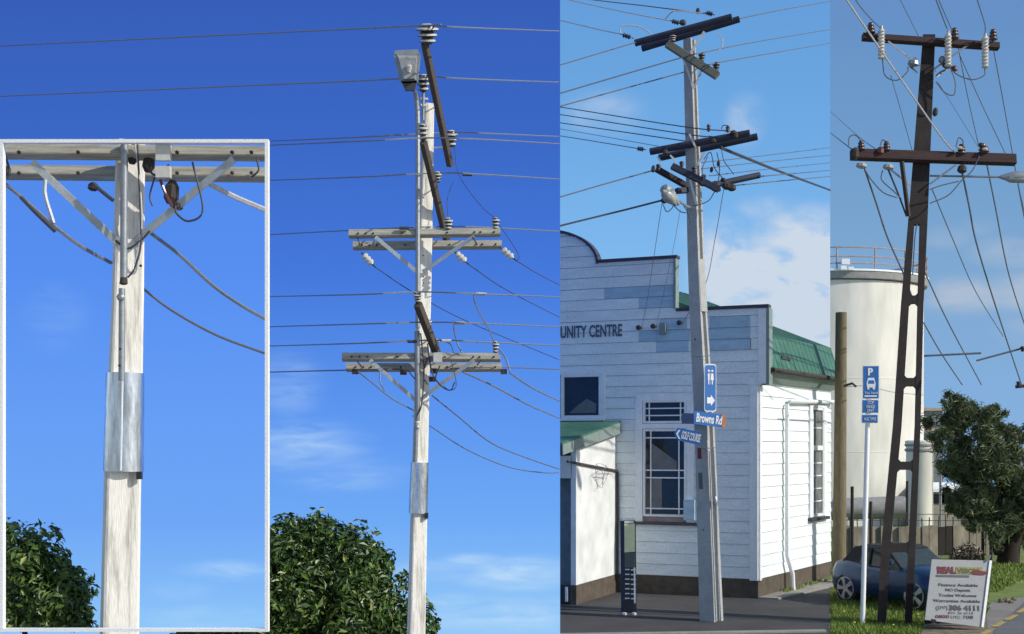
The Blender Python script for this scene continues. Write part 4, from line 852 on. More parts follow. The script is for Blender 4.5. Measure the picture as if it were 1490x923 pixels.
# wires of pole 2
g3 = 'wires at the grooved pole by the hall'
Yb = 30.0; YE2 = Y2 + .03
for lab, pts, r, m in (
    ('topmost wire entering from the top left to the upper round crossarms', [(760, -14, 34), (862, 0, 30), (940, 9, 27), (1035, 21, YQ)], .012, 'wire_m'),
    ('pale thick wire entering from the top left towards the middle of the upper arms', [(740, -22, 34), (828, 0, 30), (905, 17, 27.5), (978, 31, YQ)], .013, 'wire_w'),
    ('pale wire with a strain insulator at the left tip of the upper round arms', [(740, 14, 34), (815, 30, 30), (870, 43, 27.5), (904, 50, YQ)], .013, 'wire_w'),
    ('dark wire rising from the left to the left tip of the upper round arms', [(740, 118, 24.6), (815, 95, 25), (925, 62, YQ)], .012, 'wire_m'),
    ('dark wire rising past the grooved pole to the middle insulator of the green square arm', [(740, 159, 24.6), (815, 136, 25), (992, 84, YQ - .5), (1021, 77, YQ - .5), (1100, 61, YQ + 6), (1208, 43, YE2)], .013, 'wire_m'),
    ('dark wire rising past the grooved pole to the lower end of the green square arm', [(740, 176, 24.6), (815, 155, 25), (992, 106, YQ + .5), (1042, 92, YQ - .5), (1120, 78, YQ + 7), (1208, 63, YE2)], .013, 'wire_m'),
    ('dark wire leaving the right tip of the upper round arms to the top right', [(1076, 27, YQ), (1140, 14, 33), (1208, 2, YE2)], .013, 'wire_m'),
    ('uppermost of the dark comb of wires from the left to the middle arms', [(740, 146, 36), (815, 156, 32), (990, 184, YQ), (1062, 191, YQ - .4)], .012, 'wire_d'),
    ('second of the dark comb of wires from the left to the middle arms', [(740, 157, 36), (815, 167, 32), (995, 195, YQ), (1037, 199, YQ - .4)], .012, 'wire_d'),
    ('third of the dark comb of wires, ending at the pole', [(740, 169, 36), (815, 179, 32), (1000, 206, YQ)], .012, 'wire_d'),
    ('faint fourth of the dark comb of wires from the left', [(740, 178, 38), (815, 188, 34), (958, 213, YQ)], .007, 'wire_m'),
    ('lowest of the dark comb of wires, ending at the left tip of the middle arms', [(740, 188, 36), (815, 198, 32), (926, 216, YQ)], .010, 'wire_m'),
    ('dark wire rising from the left to the left tip of the lower arm', [(740, 308, 24.6), (815, 287, 25), (880, 268, 25.5), (948, 249, YQ)], .014, 'wire_m'),
    ('thick twisted cable rising from the left to beneath the small street light', [(740, 349, 24.6), (815, 329, 25), (900, 308, 25.6), (966, 291, YQ - .5)], .020, 'wire_d'),
    ('uppermost of the five wires leaving right below the middle arms', [(1006, 238, YQ), (1100, 228, 34), (1208, 215, YE2)], .012, 'wire_m'),
    ('second of the five wires leaving right below the middle arms', [(1010, 247, YQ), (1100, 237, 34), (1208, 226, YE2)], .012, 'wire_m'),
    ('third of the five wires leaving right below the middle arms', [(1032, 256, YQ - .4), (1110, 247, 34), (1208, 237, YE2)], .012, 'wire_m'),
    ('fourth of the five wires, from the right end of the short lower arm', [(1105, 257, YQ), (1150, 253, 34), (1208, 248, YE2)], .014, 'wire_m'),
    ('lowest of the five wires leaving right from the cluttered connectors', [(1070, 270, YQ - .4), (1130, 264, 34), (1208, 257, YE2)], .014, 'wire_m'),
    ('thick dark cable descending from the middle arms to the right edge of the clouds', [(1048, 215, YQ), (1090, 232, 28), (1135, 250, 33), (1208, 277, YE2)], .034, 'wire_d'),
    ('thin lead dropping from the street light to the left anchor on the hall wall', [(963, 297, YQ - .5), (955, 350, 27), (943, 430, 29), (934, 477, 30.9)], .006, 'wire_m'),
    ('very faint lead dropping left of the pole towards the second anchor on the hall', [(990, 305, YQ - .3), (980, 360, 27), (965, 430, 29), (955, 475, 30.8)], .004, 'wire_m'),
    ('thin lead dropping from the lower arm right of the pole to the hall wall', [(1053, 276, YQ - .4), (1040, 350, 27.5), (1026, 415, 29), (993, 470, 30.4)], .007, 'wire_m')):
    wire(lab, pts, r, m, g3)
# signs on pole 2
def signplate(name, label, cat, corners, th, face, back='signnavy', loc=None):
    c = corners; r = thing(name, label, cat, sum((Vector(q) for q in c), Vector()) / len(c)); mb = MB(); n = (c[1] - c[0]).cross(c[-1] - c[0]).normalized()
    if n.y > 0: n = -n
    mb.prism(c, -n * th); mb.build('panel', M[face], r); return r, n
def frame4(px0, px1, pyc0, pyc1, Ya, Yb, ht, hb):  # left x, right x
    return [P(px0, hb[0], Ya), P(px1, hb[1], Yb), P(px1, ht[1], Yb), P(px0, ht[0], Ya)]
# toilets sign, facing right of camera
Ya, Yb_ = YQ - .50, YQ - .40
bl, br = P(1025, 599, Ya), P(1042, 602, Yb_); up_ = Vector((0, 0, 1)); rt_ = (br - bl).normalized(); wd = (br - bl).length; ht = 68 * kq
rt_.z = 0; rt_.normalize()
c = []
for cx0, cy0, a0 in ((wd - .05, .05, -90), (wd - .05, ht - .05, 0), (.05, ht - .05, 90), (.05, .05, 180)):
    for k in range(4): an = R(a0 + k * 30); c.append(bl + rt_ * (cx0 + .05 * math.cos(an)) + up_ * (cy0 + .05 * math.sin(an)))
ctr = sum(c, Vector()) / len(c)
r, nn = signplate('toilet_sign', 'blue rounded sign with two white figures and a right arrow on the grooved pole', 'sign', c, .02, 'signwhite', loc=ctr)
mb = MB(); mb.prism([ctr + (q - ctr) * .90 + nn * .003 + Vector((0, 0, (q - ctr).z * .055)) for q in c], nn * .003); mb.build('face', M['signblue'], r)
def at(x, y, e=.008): return bl + rt_ * x * wd + up_ * y * ht + nn * e
for x in (.34, .64):
    mb = MB(); mb.lathe(at(x, .855, .012), nn, [(-.004, .022), (.002, .022)], 10); w_ = .085
    mb.prism([at(x - w_, .80), at(x + w_, .80), at(x + w_ * (.7 if x < .5 else 1.5), .665), at(x + w_ * .5, .66), at(x + w_ * .4, .57), at(x - w_ * .4, .57), at(x - w_ * .5, .66), at(x - w_ * (.7 if x < .5 else 1.5), .665)], nn * .004)
    mb.build('pictogram', M['signwhite'], r)
mb = MB(); mb.prism([at(.49, .57), at(.51, .57), at(.51, .87), at(.49, .87)], nn * .004); mb.build('divider', M['signwhite'], r)
mb = MB(); mb.prism([at(.2, .30), at(.52, .30), at(.52, .355), at(.86, .235), at(.52, .115), at(.52, .17), at(.2, .17)], nn * .004); mb.build('arrow', M['signwhite'], r)
# Browns Rd
a = P(1010, 617, YQ - .55); b = P(1056, 623, YQ - .35); rt2 = (b - a).normalized(); L = (b - a).length; hh = 19 * kq; up2 = Vector((0, 0, 1))
r, nn = signplate('street_name_sign', 'blue street name blade reading Browns Rd with an orange tip, on the grooved pole', 'sign', [a, b, b + up2 * hh, a + up2 * hh], .03, 'signblue')
text('Browns Rd', a + rt2 * .04 + up2 * .055 + nn * .006, rt2, up2, .235, M['signwhite'], r, width=L * .80, bold=.006)
mb = MB(); mb.prism([a + rt2 * L * .87 + nn * .003, b + nn * .003, b + up2 * hh + nn * .003, a + rt2 * L * .87 + up2 * hh + nn * .003], nn * .004); mb.build('end_tip', M['orange'], r)
a = P(992, 617, YQ + .1); b = P(1010, 617, YQ - .4); r, nn = signplate('street_name_sign', 'dark blue blade sign seen edge-on left of the pole, beside the Browns Rd sign', 'sign', [a, b, b + up2 * 15 * kq, a + up2 * 16 * kq], .03, 'signnavy')
a = P(981, 640, YQ - .5); b = P(1019, 648, YQ - .55); L = (b - a).length; rt2 = (b - a).normalized(); hh = 18 * kq
tipp = a + up2 * hh * .5
r, nn = signplate('direction_sign', 'blue pointed sign reading GOLF COURSE with a chevron, pointing left', 'sign', [a + rt2 * .07, b, b + up2 * hh * 1.05, a + rt2 * .07 + up2 * hh, tipp], .03, 'signblue')
text('GOLF COURSE', a + rt2 * .13 + up2 * .055 + nn * .006, rt2, up2, .21, M['signwhite'], r, width=L * .72, bold=.006)
q0 = a + rt2 * .035 + up2 * hh * .5 + nn * .006
mb = MB(); mb.prism([q0, q0 + rt2 * .055 + up2 * .09, q0 + rt2 * .09 + up2 * .09, q0 + rt2 * .035, q0 + rt2 * .09 - up2 * .09, q0 + rt2 * .055 - up2 * .09], nn * .004); mb.build('chevron', M['signwhite'], r)

# marker post (black slab with yellow panel and striped panel)
Ym = 27.3; km = Ym / F
mk = thing('marker_post', 'narrow black pillar sign with pale yellow panel and white tick marks beside the hall', 'sign', (P(916, 650, Ym).x, Ym, 0))
def mkp(px, py, e=0): v = P(px, py, Ym); return v + Vector((0, -e, 0))
mb = MB(); mb.prism([mkp(910, 896), mkp(926.5, 896), mkp(925, 758), mkp(908, 758)], (0, .08, 0)); mb.build('post', M['navy'], mk)
mb = MB(); mb.prism([P(904, 893, Ym + .12), P(909.9, 896, Ym), P(907.9, 758, Ym), P(902.5, 758, Ym + .12)], (0.004, .08, 0)); mb.build('side_panel', M['blue_log'], mk)
mb = MB(); mb.prism([mkp(908.5, 804, .004), mkp(923.5, 803, .004), mkp(923.5, 762, .004), mkp(908.5, 762, .004)], (0, -.008, 0)); mb.build('map_panel', M['yellow'], mk)
mb = MB(); mb.prism([mkp(908.5, 761, .004), mkp(922, 761, .004), mkp(922, 758.6, .004), mkp(908.5, 758.6, .004)], (0, -.008, 0)); mb.build('top_strip', M['signwhite'], mk)
mb = MB(); mb.prism([mkp(909, 826, .004), mkp(924, 826, .004), mkp(924, 804.5, .004), mkp(909, 804.5, .004)], (0, -.006, 0)); mb.build('grey_panel', M['greyg'], mk)
for i in range(7):
    y = 828 + i * 7.0
    mb = MB(); mb.prism([mkp(909.5, y + 1.6, .004), mkp(916, y + 1.6, .004), mkp(916, y, .004), mkp(909.5, y, .004)], (0, -.008, 0)); mb.prism([mkp(918, y + 2.2, .004), mkp(925, y + 2.2, .004), mkp(925, y + .5, .004), mkp(918, y + .5, .004)], (0, -.008, 0)); mb.build('tick_mark', M['signwhite'], mk)
mb = MB(); mb.prism([mkp(922.5, 878, .004), mkp(924.8, 878, .004), mkp(924.3, 826, .004), mkp(922, 826, .004)], (0, -.007, 0)); mb.build('tick_strip', M['signwhite'], mk)
for x in (908, 922):
    mb = MB(); mb.lathe(G(x, 896) + Vector((0, -.1, .03)), (0, 0, 1), [(0, .05), (.04, .05), (.05, .02)], 8); mb.build('foot_bolt', M['porc'], mk)

# ============================================================ PANEL 3
YR = 25.6; kr = YR / F
p3 = thing('utility_pole', 'dark ladder-like concrete pole with rectangular openings, leaning right beside the blue car', 'utility pole', (P(1306, 650, YR).x, YR, 0))
DP = .24
def slab(pts, name, m='dark_pole', parent=p3, dp=DP, Y=YR):
    c = [P(x, y, Y - dp / 2) for x, y in pts]; mb = MB(); mb.prism(c, Vector((dp * .29, dp, 0))); return mb.build(name, M[m], parent)
slab([(1343, 50), (1361, 50), (1349.5, 326), (1321, 326)], 'shaft')
LO = [(326.2, 1321), (441, 1311), (620, 1299), (792, 1282.5), (911, 1276)]; LI = [(326.2, 1330.5), (441, 1323), (620, 1312), (792, 1296), (911, 1289)]
RI = [(326.2, 1338), (441, 1335), (620, 1331), (792, 1322), (911, 1316)]; RO = [(326.2, 1349.5), (441, 1344), (620, 1339.5), (792, 1332.5), (911, 1327)]
def ip(T_, y): return float(np.interp(y, [a for a, b in T_], [b for a, b in T_]))
slab([(x, y) for y, x in LO] + [(x, y) for y, x in LI[::-1]], 'leg')
slab([(x, y) for y, x in RI] + [(x, y) for y, x in RO[::-1]], 'leg')
def xl(y): return ip(LI, y)
def xr(y): return ip(RI, y)
for y0, y1 in ((430, 441), (550, 562), (672, 684), (792, 804)):
    f = 3.5
    slab([(xl(y0 - f), y0 - f), (xl(y0) + f, y0), (xr(y0) - f, y0), (xr(y0 - f), y0 - f), (xr(y1 + f), y1 + f), (xr(y1) - f, y1), (xl(y1) + f, y1), (xl(y1 + f), y1 + f)], 'rung', dp=DP * .96)
def arm3(a, b, h, w=.14, Y=YR - .24):
    mb = MB(); mb.beam(P(*a, Y), P(*b, Y), w, h * kr, up=(0, .2, .97)); return mb.build('crossarm', M['dark_timber'], p3)
arm3((1255, 54), (1453, 68), 9.5); arm3((1238, 225), (1477, 233), 15, .16)
for a, b, r in (((1292, 60), (1338, 96), .02), ((1338, 96), (1330, 84), .03), ((1408, 66), (1360, 100), .02), ((1287, 240), (1325, 270), .022), ((1391, 240), (1353, 268), .022), ((1335, 106), (1323, 96), .02), ((1362, 112), (1384, 96), .02)):
    mb = MB(); mb.beam(P(*a, YR - .3), P(*b, YR - .2), r * 1.7, .012, up=(0, 1, 0)); mb.build('brace', M['galv'], p3)
mb = MB(); mb.beam(P(1312, 235, YR - .35), P(1322, 315, YR - .2), .07, .06); mb.build('cable_guard', M['timber_dark'], p3)
for (px, py, r, h, m) in ((1267, 50, 6.5, 17, 'porc_r'), (1389, 58, 6.5, 17, 'porc_r'), (1445, 60, 6.5, 17, 'porc_r'), (1253, 220, 6, 15, 'porc_r'), (1290, 221, 6, 15, 'porc_r'), (1399, 226, 6.5, 16, 'porc_r'), (1430, 225, 7, 16, 'porc_r')):
    mb = MB(); pin_insulator(mb, P(px, py, YR - .28), r * kr, h * kr, wide_top=False); mb.build('insulator', [M['porc_r'], M['porc_d']], p3, True)
for (px, py) in ((1396, 217), (1433, 219)):  # white pieces standing for the highlights on the brown insulators
    mb = MB(); mb.lathe(P(px, py, YR - .36), (0, -.2, 1), [(0, .05), (.03, .06), (.05, .03)], 10); mb.build('insulator_highlight', M['porc'], p3, True)
for (px, y0, y1) in ((1282.5, 44, 86), (1379.5, 51, 97), (1433.5, 55, 99)):
    mb = MB(); prof = []; n = 9; H = (y1 - y0) * kr
    for i in range(n): prof += [(H * i / n, .055), (H * (i + .35) / n, .075), (H * (i + .65) / n, .055)]
    mb.lathe(P(px, y1, YR - .4), (0, 0, 1), prof + [(H, .05)], 10); mb.lathe(P(px, y0, YR - .4), (0, 0, 1), [(0, .03), (.08, .03)], 8); mb.build('surge_arrester', M['porc'], p3, True)
for (px, py, rx, rz, m) in ((1243, 224, 6, 9, 'timber_dark'), (1253, 241, 8, 4, 'concrete2'), (1292, 243, 8, 4, 'concrete2'), (1399, 246, 7, 6, 'timber_dark'), (1284, 81, 6, 5, 'porc_r'), (1377, 93, 7, 6, 'timber_dark'), (1370, 87, 5, 5, 'galv'), (1328, 92, 8, 5, 'galv'), (1388, 100, 5, 4, 'porc_r'), (1360, 163, 4, 6, 'timber_dark'), (1280, 220, 6, 6, 'porc_r'), (1432, 218, 7, 5, 'porc_r'), (1427, 211, 4, 3, 'timber_dark')):
    mb = MB(); mb.lathe(P(px, py + rz, YR - .3), (.15, 0, 1), [(0, rx * kr * .5), (rz * kr * .5, rx * kr), (rz * kr * 1.5, rx * kr * .9), (rz * kr * 2, rx * kr * .4)], 8); mb.build('connector', M[m], p3)
for pts in (((1284, 86), (1288, 110), (1305, 117), (1320, 105), (1321, 98)), ((1381, 98), (1395, 110), (1415, 116), (1432, 110), (1433, 100)), ((1362, 119), (1375, 135), (1388, 138), (1390, 120), (1384, 101)),
            ((1235, 212), (1236, 200), (1245, 197), (1255, 208)), ((1281, 212), (1284, 204), (1289, 206)), ((1391, 214), (1395, 201), (1401, 205), (1401, 213)), ((1258, 246), (1268, 262), (1285, 280), (1305, 288)), ((1284, 248), (1283, 262), (1300, 278), (1312, 290)),
            ((1425, 227), (1415, 248), (1400, 262), (1380, 284), (1353, 296)), ((1353, 276), (1370, 270), (1395, 264)), ((1362, 110), (1370, 104), (1384, 98)), ((1334, 326), (1331, 350), (1328, 400))):
    mb = MB(); mb.tube(spline([P(x, y, YR - .33) for x, y in pts]), .012, 5); mb.build('jumper_wire', M['wire_m'], p3)
mb = MB(); mb.tube([P(1345, 518, YR), P(1428, 514, YR - .6)], .020, 6); mb.build('stay_rod', M['galv'], p3, True)
# its street light
s3 = thing('street_light', 'long-armed street light reaching right from the dark ladder pole', 'street light', P(1353, 257, YR))
mb = MB(); mb.tube([P(1353, 256, YR), P(1460, 258, YR - .3)], .020, 8); mb.build('arm', M['galv'], s3, True)
mb = MB(); mb.lathe(P(1455, 258, YR - .3), (1, 0, .02), [(0, .03), (.12, .07), (.3, .11), (.7, .10), (.85, .04)], 14); mb.build('lantern', M['lamp_house'], s3, True)
mb = MB(); mb.lathe(P(1462, 261, YR - .32), (1, 0, .02), [(0, .02), (.1, .07), (.5, .09), (.65, .03)], 12); mb.build('lantern_bowl', M['glass_lamp'], s3, True)
g4 = 'wires at the dark ladder pole'
YW = 52.0
for lab, pts, r, m in (
    ('bright twisted cable descending from the top left across the ladder pole to the lower arm', [(1215, -25, YR - 3), (1232, 0, YR - 2.5), (1283, 75, YR - 1.2), (1320, 128, YR - .7), (1372, 202, YR - .4), (1390, 222, YR - .3)], .018, 'wire_w'),
    ('dark wire from the top left to the leftmost surge arrester', [(1228, -30, YR - 3), (1245, 0, YR - 2), (1262, 22, YR - 1), (1282, 42, YR - .4)], .010, 'wire_m'),
    ('faint wire running down behind the top of the ladder pole', [(1298, -25, YR - 2), (1310, 0, YR), (1340, 60, YR + .6), (1362, 105, YR + 1)], .007, 'wire_m'),
    ('left of the two close wires from the top to the middle surge arrester', [(1355, -20, YR - 3), (1362, 0, YR - 2), (1378, 42, YR - .4)], .011, 'wire_m'),
    ('right of the two close wires from the top to the middle insulator', [(1358, -22, YR - 3), (1366, 0, YR - 2), (1386, 46, YR - .3)], .009, 'wire_m'),
    ('wire from the top right to the rightmost surge arrester', [(1415, -25, YR - 3), (1422, 0, YR - 2), (1433, 36, YR - .6), (1433, 52, YR - .4)], .010, 'wire_m'),
    ('wire between the arms from under the middle insulator, left one', [(1394, 68, YR), (1408, 140, YR + .2), (1424, 212, YR - .2)], .009, 'wire_m'),
    ('wire slanting right between the arms from the middle insulator', [(1397, 82, YR), (1430, 155, YR + .4), (1464, 226, YR + .8)], .009, 'wire_m'),
    ('wire slanting down past the right tips of both arms of the ladder pole', [(1446, 74, YR), (1462, 160, YR + 1), (1480, 260, YR + 2), (1495, 330, YR + 4)], .010, 'wire_m'),
    ('faint wire hanging left of the shaft between the arms', [(1296, 110, YR + .4), (1312, 165, YR + .6), (1328, 222, YR + .8)], .007, 'wire_m'),
    ('faint wire right of the shaft between the arms', [(1365, 120, YR + .6), (1390, 160, YR + 1), (1424, 215, YR + 1.5)], .005, 'wire_m'),
    ('dark cable from the left edge to the left tip of the lower arm', [(1195, 182, 50), (1208, 193, 48), (1240, 218, YR - .3)], .014, 'wire_m'),
    ('faint pale cable from the left edge to the second insulator of the lower arm', [(1195, 150, 50), (1208, 162, 48), (1246, 196, 30), (1278, 220, YR - .3)], .010, 'wire_l'),
    ('thick dark spliced cable running down from the lower arm\'s left end over the tank', [(1258, 246, YR - .3), (1275, 296, YR + 1), (1291, 345, YR + 2), (1313, 395, YR + 4), (1330, 440, YR + 5)], .018, 'wire_m'),
    ('second dark cable running down from the lower arm to the pole shoulder', [(1292, 246, YR - .3), (1306, 280, YR), (1319, 315, YR)], .018, 'wire_d'),
    ('thick dark cable from below the lower arm down towards the far right', [(1400, 252, YR - .3), (1410, 300, YR + 2), (1421, 355, YR + 5), (1450, 450, YR + 10), (1487, 562, YR + 20)], .020, 'wire_m'),
    ('long cable from the right insulator down to the far right edge', [(1436, 240, YR), (1448, 300, YR + 3), (1468, 400, YR + 8), (1495, 485, YR + 14)], .016, 'wire_m'),
    ('thin wire falling away right of the ladder pole across the clouds', [(1356, 275, YR + 1), (1385, 345, YR + 5), (1420, 425, YR + 10), (1460, 490, YR + 18)], .012, 'wire_m'),
    ('dotted dark line falling from the pole openings over the clouds, upper one', [(1345, 395, YR + 3), (1380, 470, YR + 7), (1428, 560, YR + 14)], .016, 'wire_m'),
    ('dotted dark line falling from the pole openings over the clouds, lower one', [(1344, 470, YR + 4), (1370, 515, YR + 8), (1400, 560, YR + 13)], .016, 'wire_m'),
    ('short wire crossing the top right corner of the pole view beside the lamp', [(1481, 268, YR + 1), (1487, 300, YR + 2), (1495, 340, YR + 3)], .010, 'wire_m'),
    ('thin wire crossing in front of the cream tank from the wooden post', [(1232, 563, 33), (1262, 562, 33), (1300, 571, 34), (1345, 575, 36)], .008, 'wire_l')):
    wire(lab, pts, r, m, g4)
# far pole whose rods enter at the right edge
fp = thing('distant_pole', 'distant pole at the right edge beyond the pine, with a long thin rod', 'utility pole', G(1499, 790))
Yf = 47.0
mb = MB(); mb.tube([P(1499, 800, Yf), P(1497, 480, Yf)], .11, 8, .08); mb.build('shaft', M['post_wood'], fp, True)
mb = MB(); mb.tube([P(1421, 525, Yf), P(1495, 505, Yf)], .035, 6); mb.build('rod', M['wire_m'], fp, True)
mb = MB(); mb.beam(P(1478, 563, Yf), P(1510, 560, Yf), .1, .12); mb.build('crossarm', M['dark_timber'], fp)
for x, y in ((1488, 508), (1482, 559)): mb = MB(); pin_insulator(mb, P(x, y + 4, Yf - .1), .1, .2); mb.build('insulator', [M['porc_r'], M['porc_d']], fp, True)

# ---- storage tank
YT = 62.0; kt = YT / F
tk = thing('storage_tank', 'huge cream storage tank with a railing around its top behind the ladder pole', 'tank', (P(1188, 650, YT).x, YT, 0))
tr = 149 * kt; tx = P(1188, 650, YT).x; ztop = P(0, 407, YT - tr).z
mb = MB(); mb.lathe((tx, YT, 0), (0, 0, 1), [(0, tr), (ztop, tr), (ztop + .01, tr * .98)], 64); mb.build('shell', M['tank'], tk, True)
for z_ in (ztop * .3, ztop * .6): mb = MB(); mb.lathe((tx, YT, z_), (0, 0, 1), [(0, tr + .004), (.03, tr + .012), (.06, tr + .004)], 64); mb.build('weld_band', M['tank'], tk, True)
mb = MB(); mb.lathe((tx, YT, ztop), (0, 0, 1), [(.02, tr * .98), (.06, tr + .16), (.36, tr + .20), (.42, tr + .2), (.5, tr * .9), (1.1, tr * .1)], 64); mb.build('rim', M['tankroof'], tk, True)
mb = MB(); mb.lathe((tx, YT, ztop + .36), (0, 0, 1), [(0, tr + .20), (.02, tr + .24), (.09, tr + .24), (.1, tr + .2)], 64); mb.build('rim_edge', M['white'], tk, True)
for zz in (.7, 1.0, 1.4):
    mb = MB(); mb.tube([(tx + (tr + .15) * math.cos(a * math.pi / 32), YT + (tr + .15) * math.sin(a * math.pi / 32), ztop + zz) for a in range(65)], .035, 5); mb.build('rail', M['rail'], tk)
for a in range(18):
    an = a * math.pi / 9 + .12; mb = MB(); mb.tube([(tx + (tr + .15) * math.cos(an), YT + (tr + .15) * math.sin(an), ztop + z_) for z_ in (.4, 1.4)], .04, 5); mb.build('rail_post', M['rail'], tk)
for c, s_ in (((1230, 381), .22), ((1227, 390), .16), ((1238, 391), .13)):
    mb = MB(); mb.box(P(*c, YT - tr - .25), (s_ * .8, 0, 0), (0, .1, 0), (0, 0, s_ * .55)); mb.build('floodlight', M['white'], tk)
# horizontal vessel, small silo and sheds
o = thing('pipe_vessel', 'grey horizontal steel vessel lying in front of the cream tank', 'tank', P(1280, 765, 50))
mb = MB(); mb.tube([P(1190, 742, 50), P(1316, 738, 50)], .42, 20); mb.build('vessel', M['tankroof'], o, True)
for x in (1225, 1290): mb = MB(); mb.box(P(x, 765, 50), (.15, 0, 0), (0, .3, 0), (0, 0, .45)); mb.build('saddle', M['concrete2'], o)
o = thing('small_silo', 'small cream silo with a ringed top between the ladder pole and the pine', 'silo', P(1338, 781, 50))
mb = MB(); p = P(1338, 650, 52); mb.lathe((p.x, 52, 0), (0, 0, 1), [(0, .52), (3.45, .52), (3.6, .56), (3.7, .56), (3.75, .5)], 28); mb.build('shell', M['tank'], o, True)
for z_ in (3.3, 3.5): mb = MB(); mb.lathe((p.x, 52, z_), (0, 0, 1), [(0, .53), (.03, .58), (.09, .58), (.12, .53)], 28); mb.build('ring', M['tankroof'], o, True)
mb = MB(); mb.tube([(p.x + .7, 51.6, .2), (p.x + .7, 51.6, 3.9)], .05, 6); mb.build('ladder_rail', M['galv'], o)
def shed(label, x0, x1, y0, Y, m, m2, dp=4):
    a = P(x0, y0, Y); b = P(x1, y0, Y); o = thing('shed', label, 'building', (a.x, Y, 0))
    mb = MB(); mb.hexa([(a.x, Y, 0), (b.x, Y, 0), (b.x, Y + dp, 0), (a.x, Y + dp, 0)], [(a.x, Y, a.z), (b.x, Y, a.z), (b.x, Y + dp, a.z), (a.x, Y + dp, a.z)]); mb.build('wall', M[m], o)
    mb = MB(); mb.hexa([(a.x - .15, Y - .15, a.z), (b.x + .15, Y - .15, a.z), (b.x + .15, Y + dp, a.z), (a.x - .15, Y + dp, a.z)], [(a.x - .15, Y - .15, a.z + .14), (b.x + .15, Y - .15, a.z + .14), (b.x + .15, Y + dp, a.z + .3), (a.x - .15, Y + dp, a.z + .3)]); mb.build('roof', M[m2], o); return o
o = shed('tall grey shed rising behind the small silo', 1336, 1372, 598, 66, 'greyw', 'beige')
mb = MB(); mb.beam(P(1340, 626, 65.8), P(1372, 626, 65.8), .1, .2); mb.build('cladding_rail', M['beige'], o)
o = shed('low beige shed behind the concrete panel fence', 1352, 1425, 716, 56, 'beige', 'white')
for x in (1362, 1378, 1394):
    mb = MB(); a = P(x, 726, 55.98); mb.box(a, (.35, 0, 0), (0, .02, 0), (0, 0, .2)); mb.build('window', M['pane'], o)
o = shed('long pale building at the far right behind the pine trunk', 1455, 1640, 752, 58, 'render_w', 'greyw')
o = thing('hedge', 'low dark hedge along the far side of the yard behind the fence', 'hedge', (P(1450, 650, 60).x, 66, 0))
V, Fc = leaves(6000, [((x, 70 + random.uniform(-.5, .5), random.uniform(.3, 1.1)), random.uniform(.6, .9), 1) for x in np.arange(22, 62, .9)], .3, 31); leafobj('foliage', V, Fc, M['leaf3'], o)

# ---- panel fence
YC = 42.0
fc = thing('panel_fence', 'tall stained concrete panel fence behind the car, with thin stakes along its top', 'fence', (P(1340, 650, YC).x, YC, 0))
rs = random.Random(8); x = 1212.0; i = 0
darks = {(1289, 1296): 0}
while x < 1475:
    wpx = rs.uniform(10, 14); dark = 1366 < x + wpx / 2 < 1384 or 1290 < x + wpx / 2 < 1296 or 1255 < x + wpx / 2 < 1262
    top_ = 766 + rs.uniform(-2, 2) + (2 if x > 1400 else 0)
    a = P(x + .4, top_, YC + rs.uniform(-.05, .05)); b = P(x + wpx - .4, top_, YC); mb = MB()
    mb.hexa([(a.x, a.y, 0), (b.x, a.y, 0), (b.x, a.y + .12, 0), (a.x, a.y + .12, 0)], [(a.x, a.y, a.z), (b.x, a.y, a.z), (b.x, a.y + .12, a.z), (a.x, a.y + .12, a.z)])
    mb.build('panel', M['cpanel_d'] if dark else M['cpanel'], fc); x += wpx
    if rs.random() < .9:
        mb = MB(); h = rs.uniform(12, 20); mb.tube([P(x, 768, YC + .1), P(x + rs.uniform(-1, 1), 768 - h, YC + .1)], .018, 5); mb.build('stake', M['timber_dark'], fc)
for yy in (748, 757): mb = MB(); mb.tube([P(1212, yy, YC + .1), P(1475, yy + 1, YC + .1)], .012, 4); mb.build('fence_wire', M['wire_m'], fc)
for lab, px, y0, Y in (('dark fence stake left of the parking sign', 1240, 708, 36), ('thin dark stake right of the parking sign', 1267, 730, 37), ('dark stake near the left leg of the ladder pole', 1320, 700, 45), ('slim stake beside the leaning signboard', 1442, 772, 38), ('thin stake right of the signboard beside the pine', 1430, 775, 39)):
    mb = MB(); mb.tube([(P(px, 0, Y).x, Y, 0), P(px, y0, Y)], .045, 6); o = mb.build('stake', M['timber_dark']); tag(o, lab, 'stake', 'thin stakes near the panel fence')

# ---- wooden post at left, with a wire bracket
wp = thing('wooden_post', 'thick round tan wooden post standing behind the car at the left of the tank', 'post', (P(1224, 650, 33).x, 33, 0))
mb = MB(); a = P(1224, 455, 33); mb.tube([(P(1221, 0, 33).x, 33, 0), a], 10 * 33 / F, 14, 8.2 * 33 / F); mb.build('post', M['post_wood'], wp, True)
mb = MB(); mb.tube([P(1228, 562, 32.8), P(1240, 558, 32.7), P(1246, 563, 32.7)], .03, 6); mb.build('bracket', M['timber_dark'], wp)

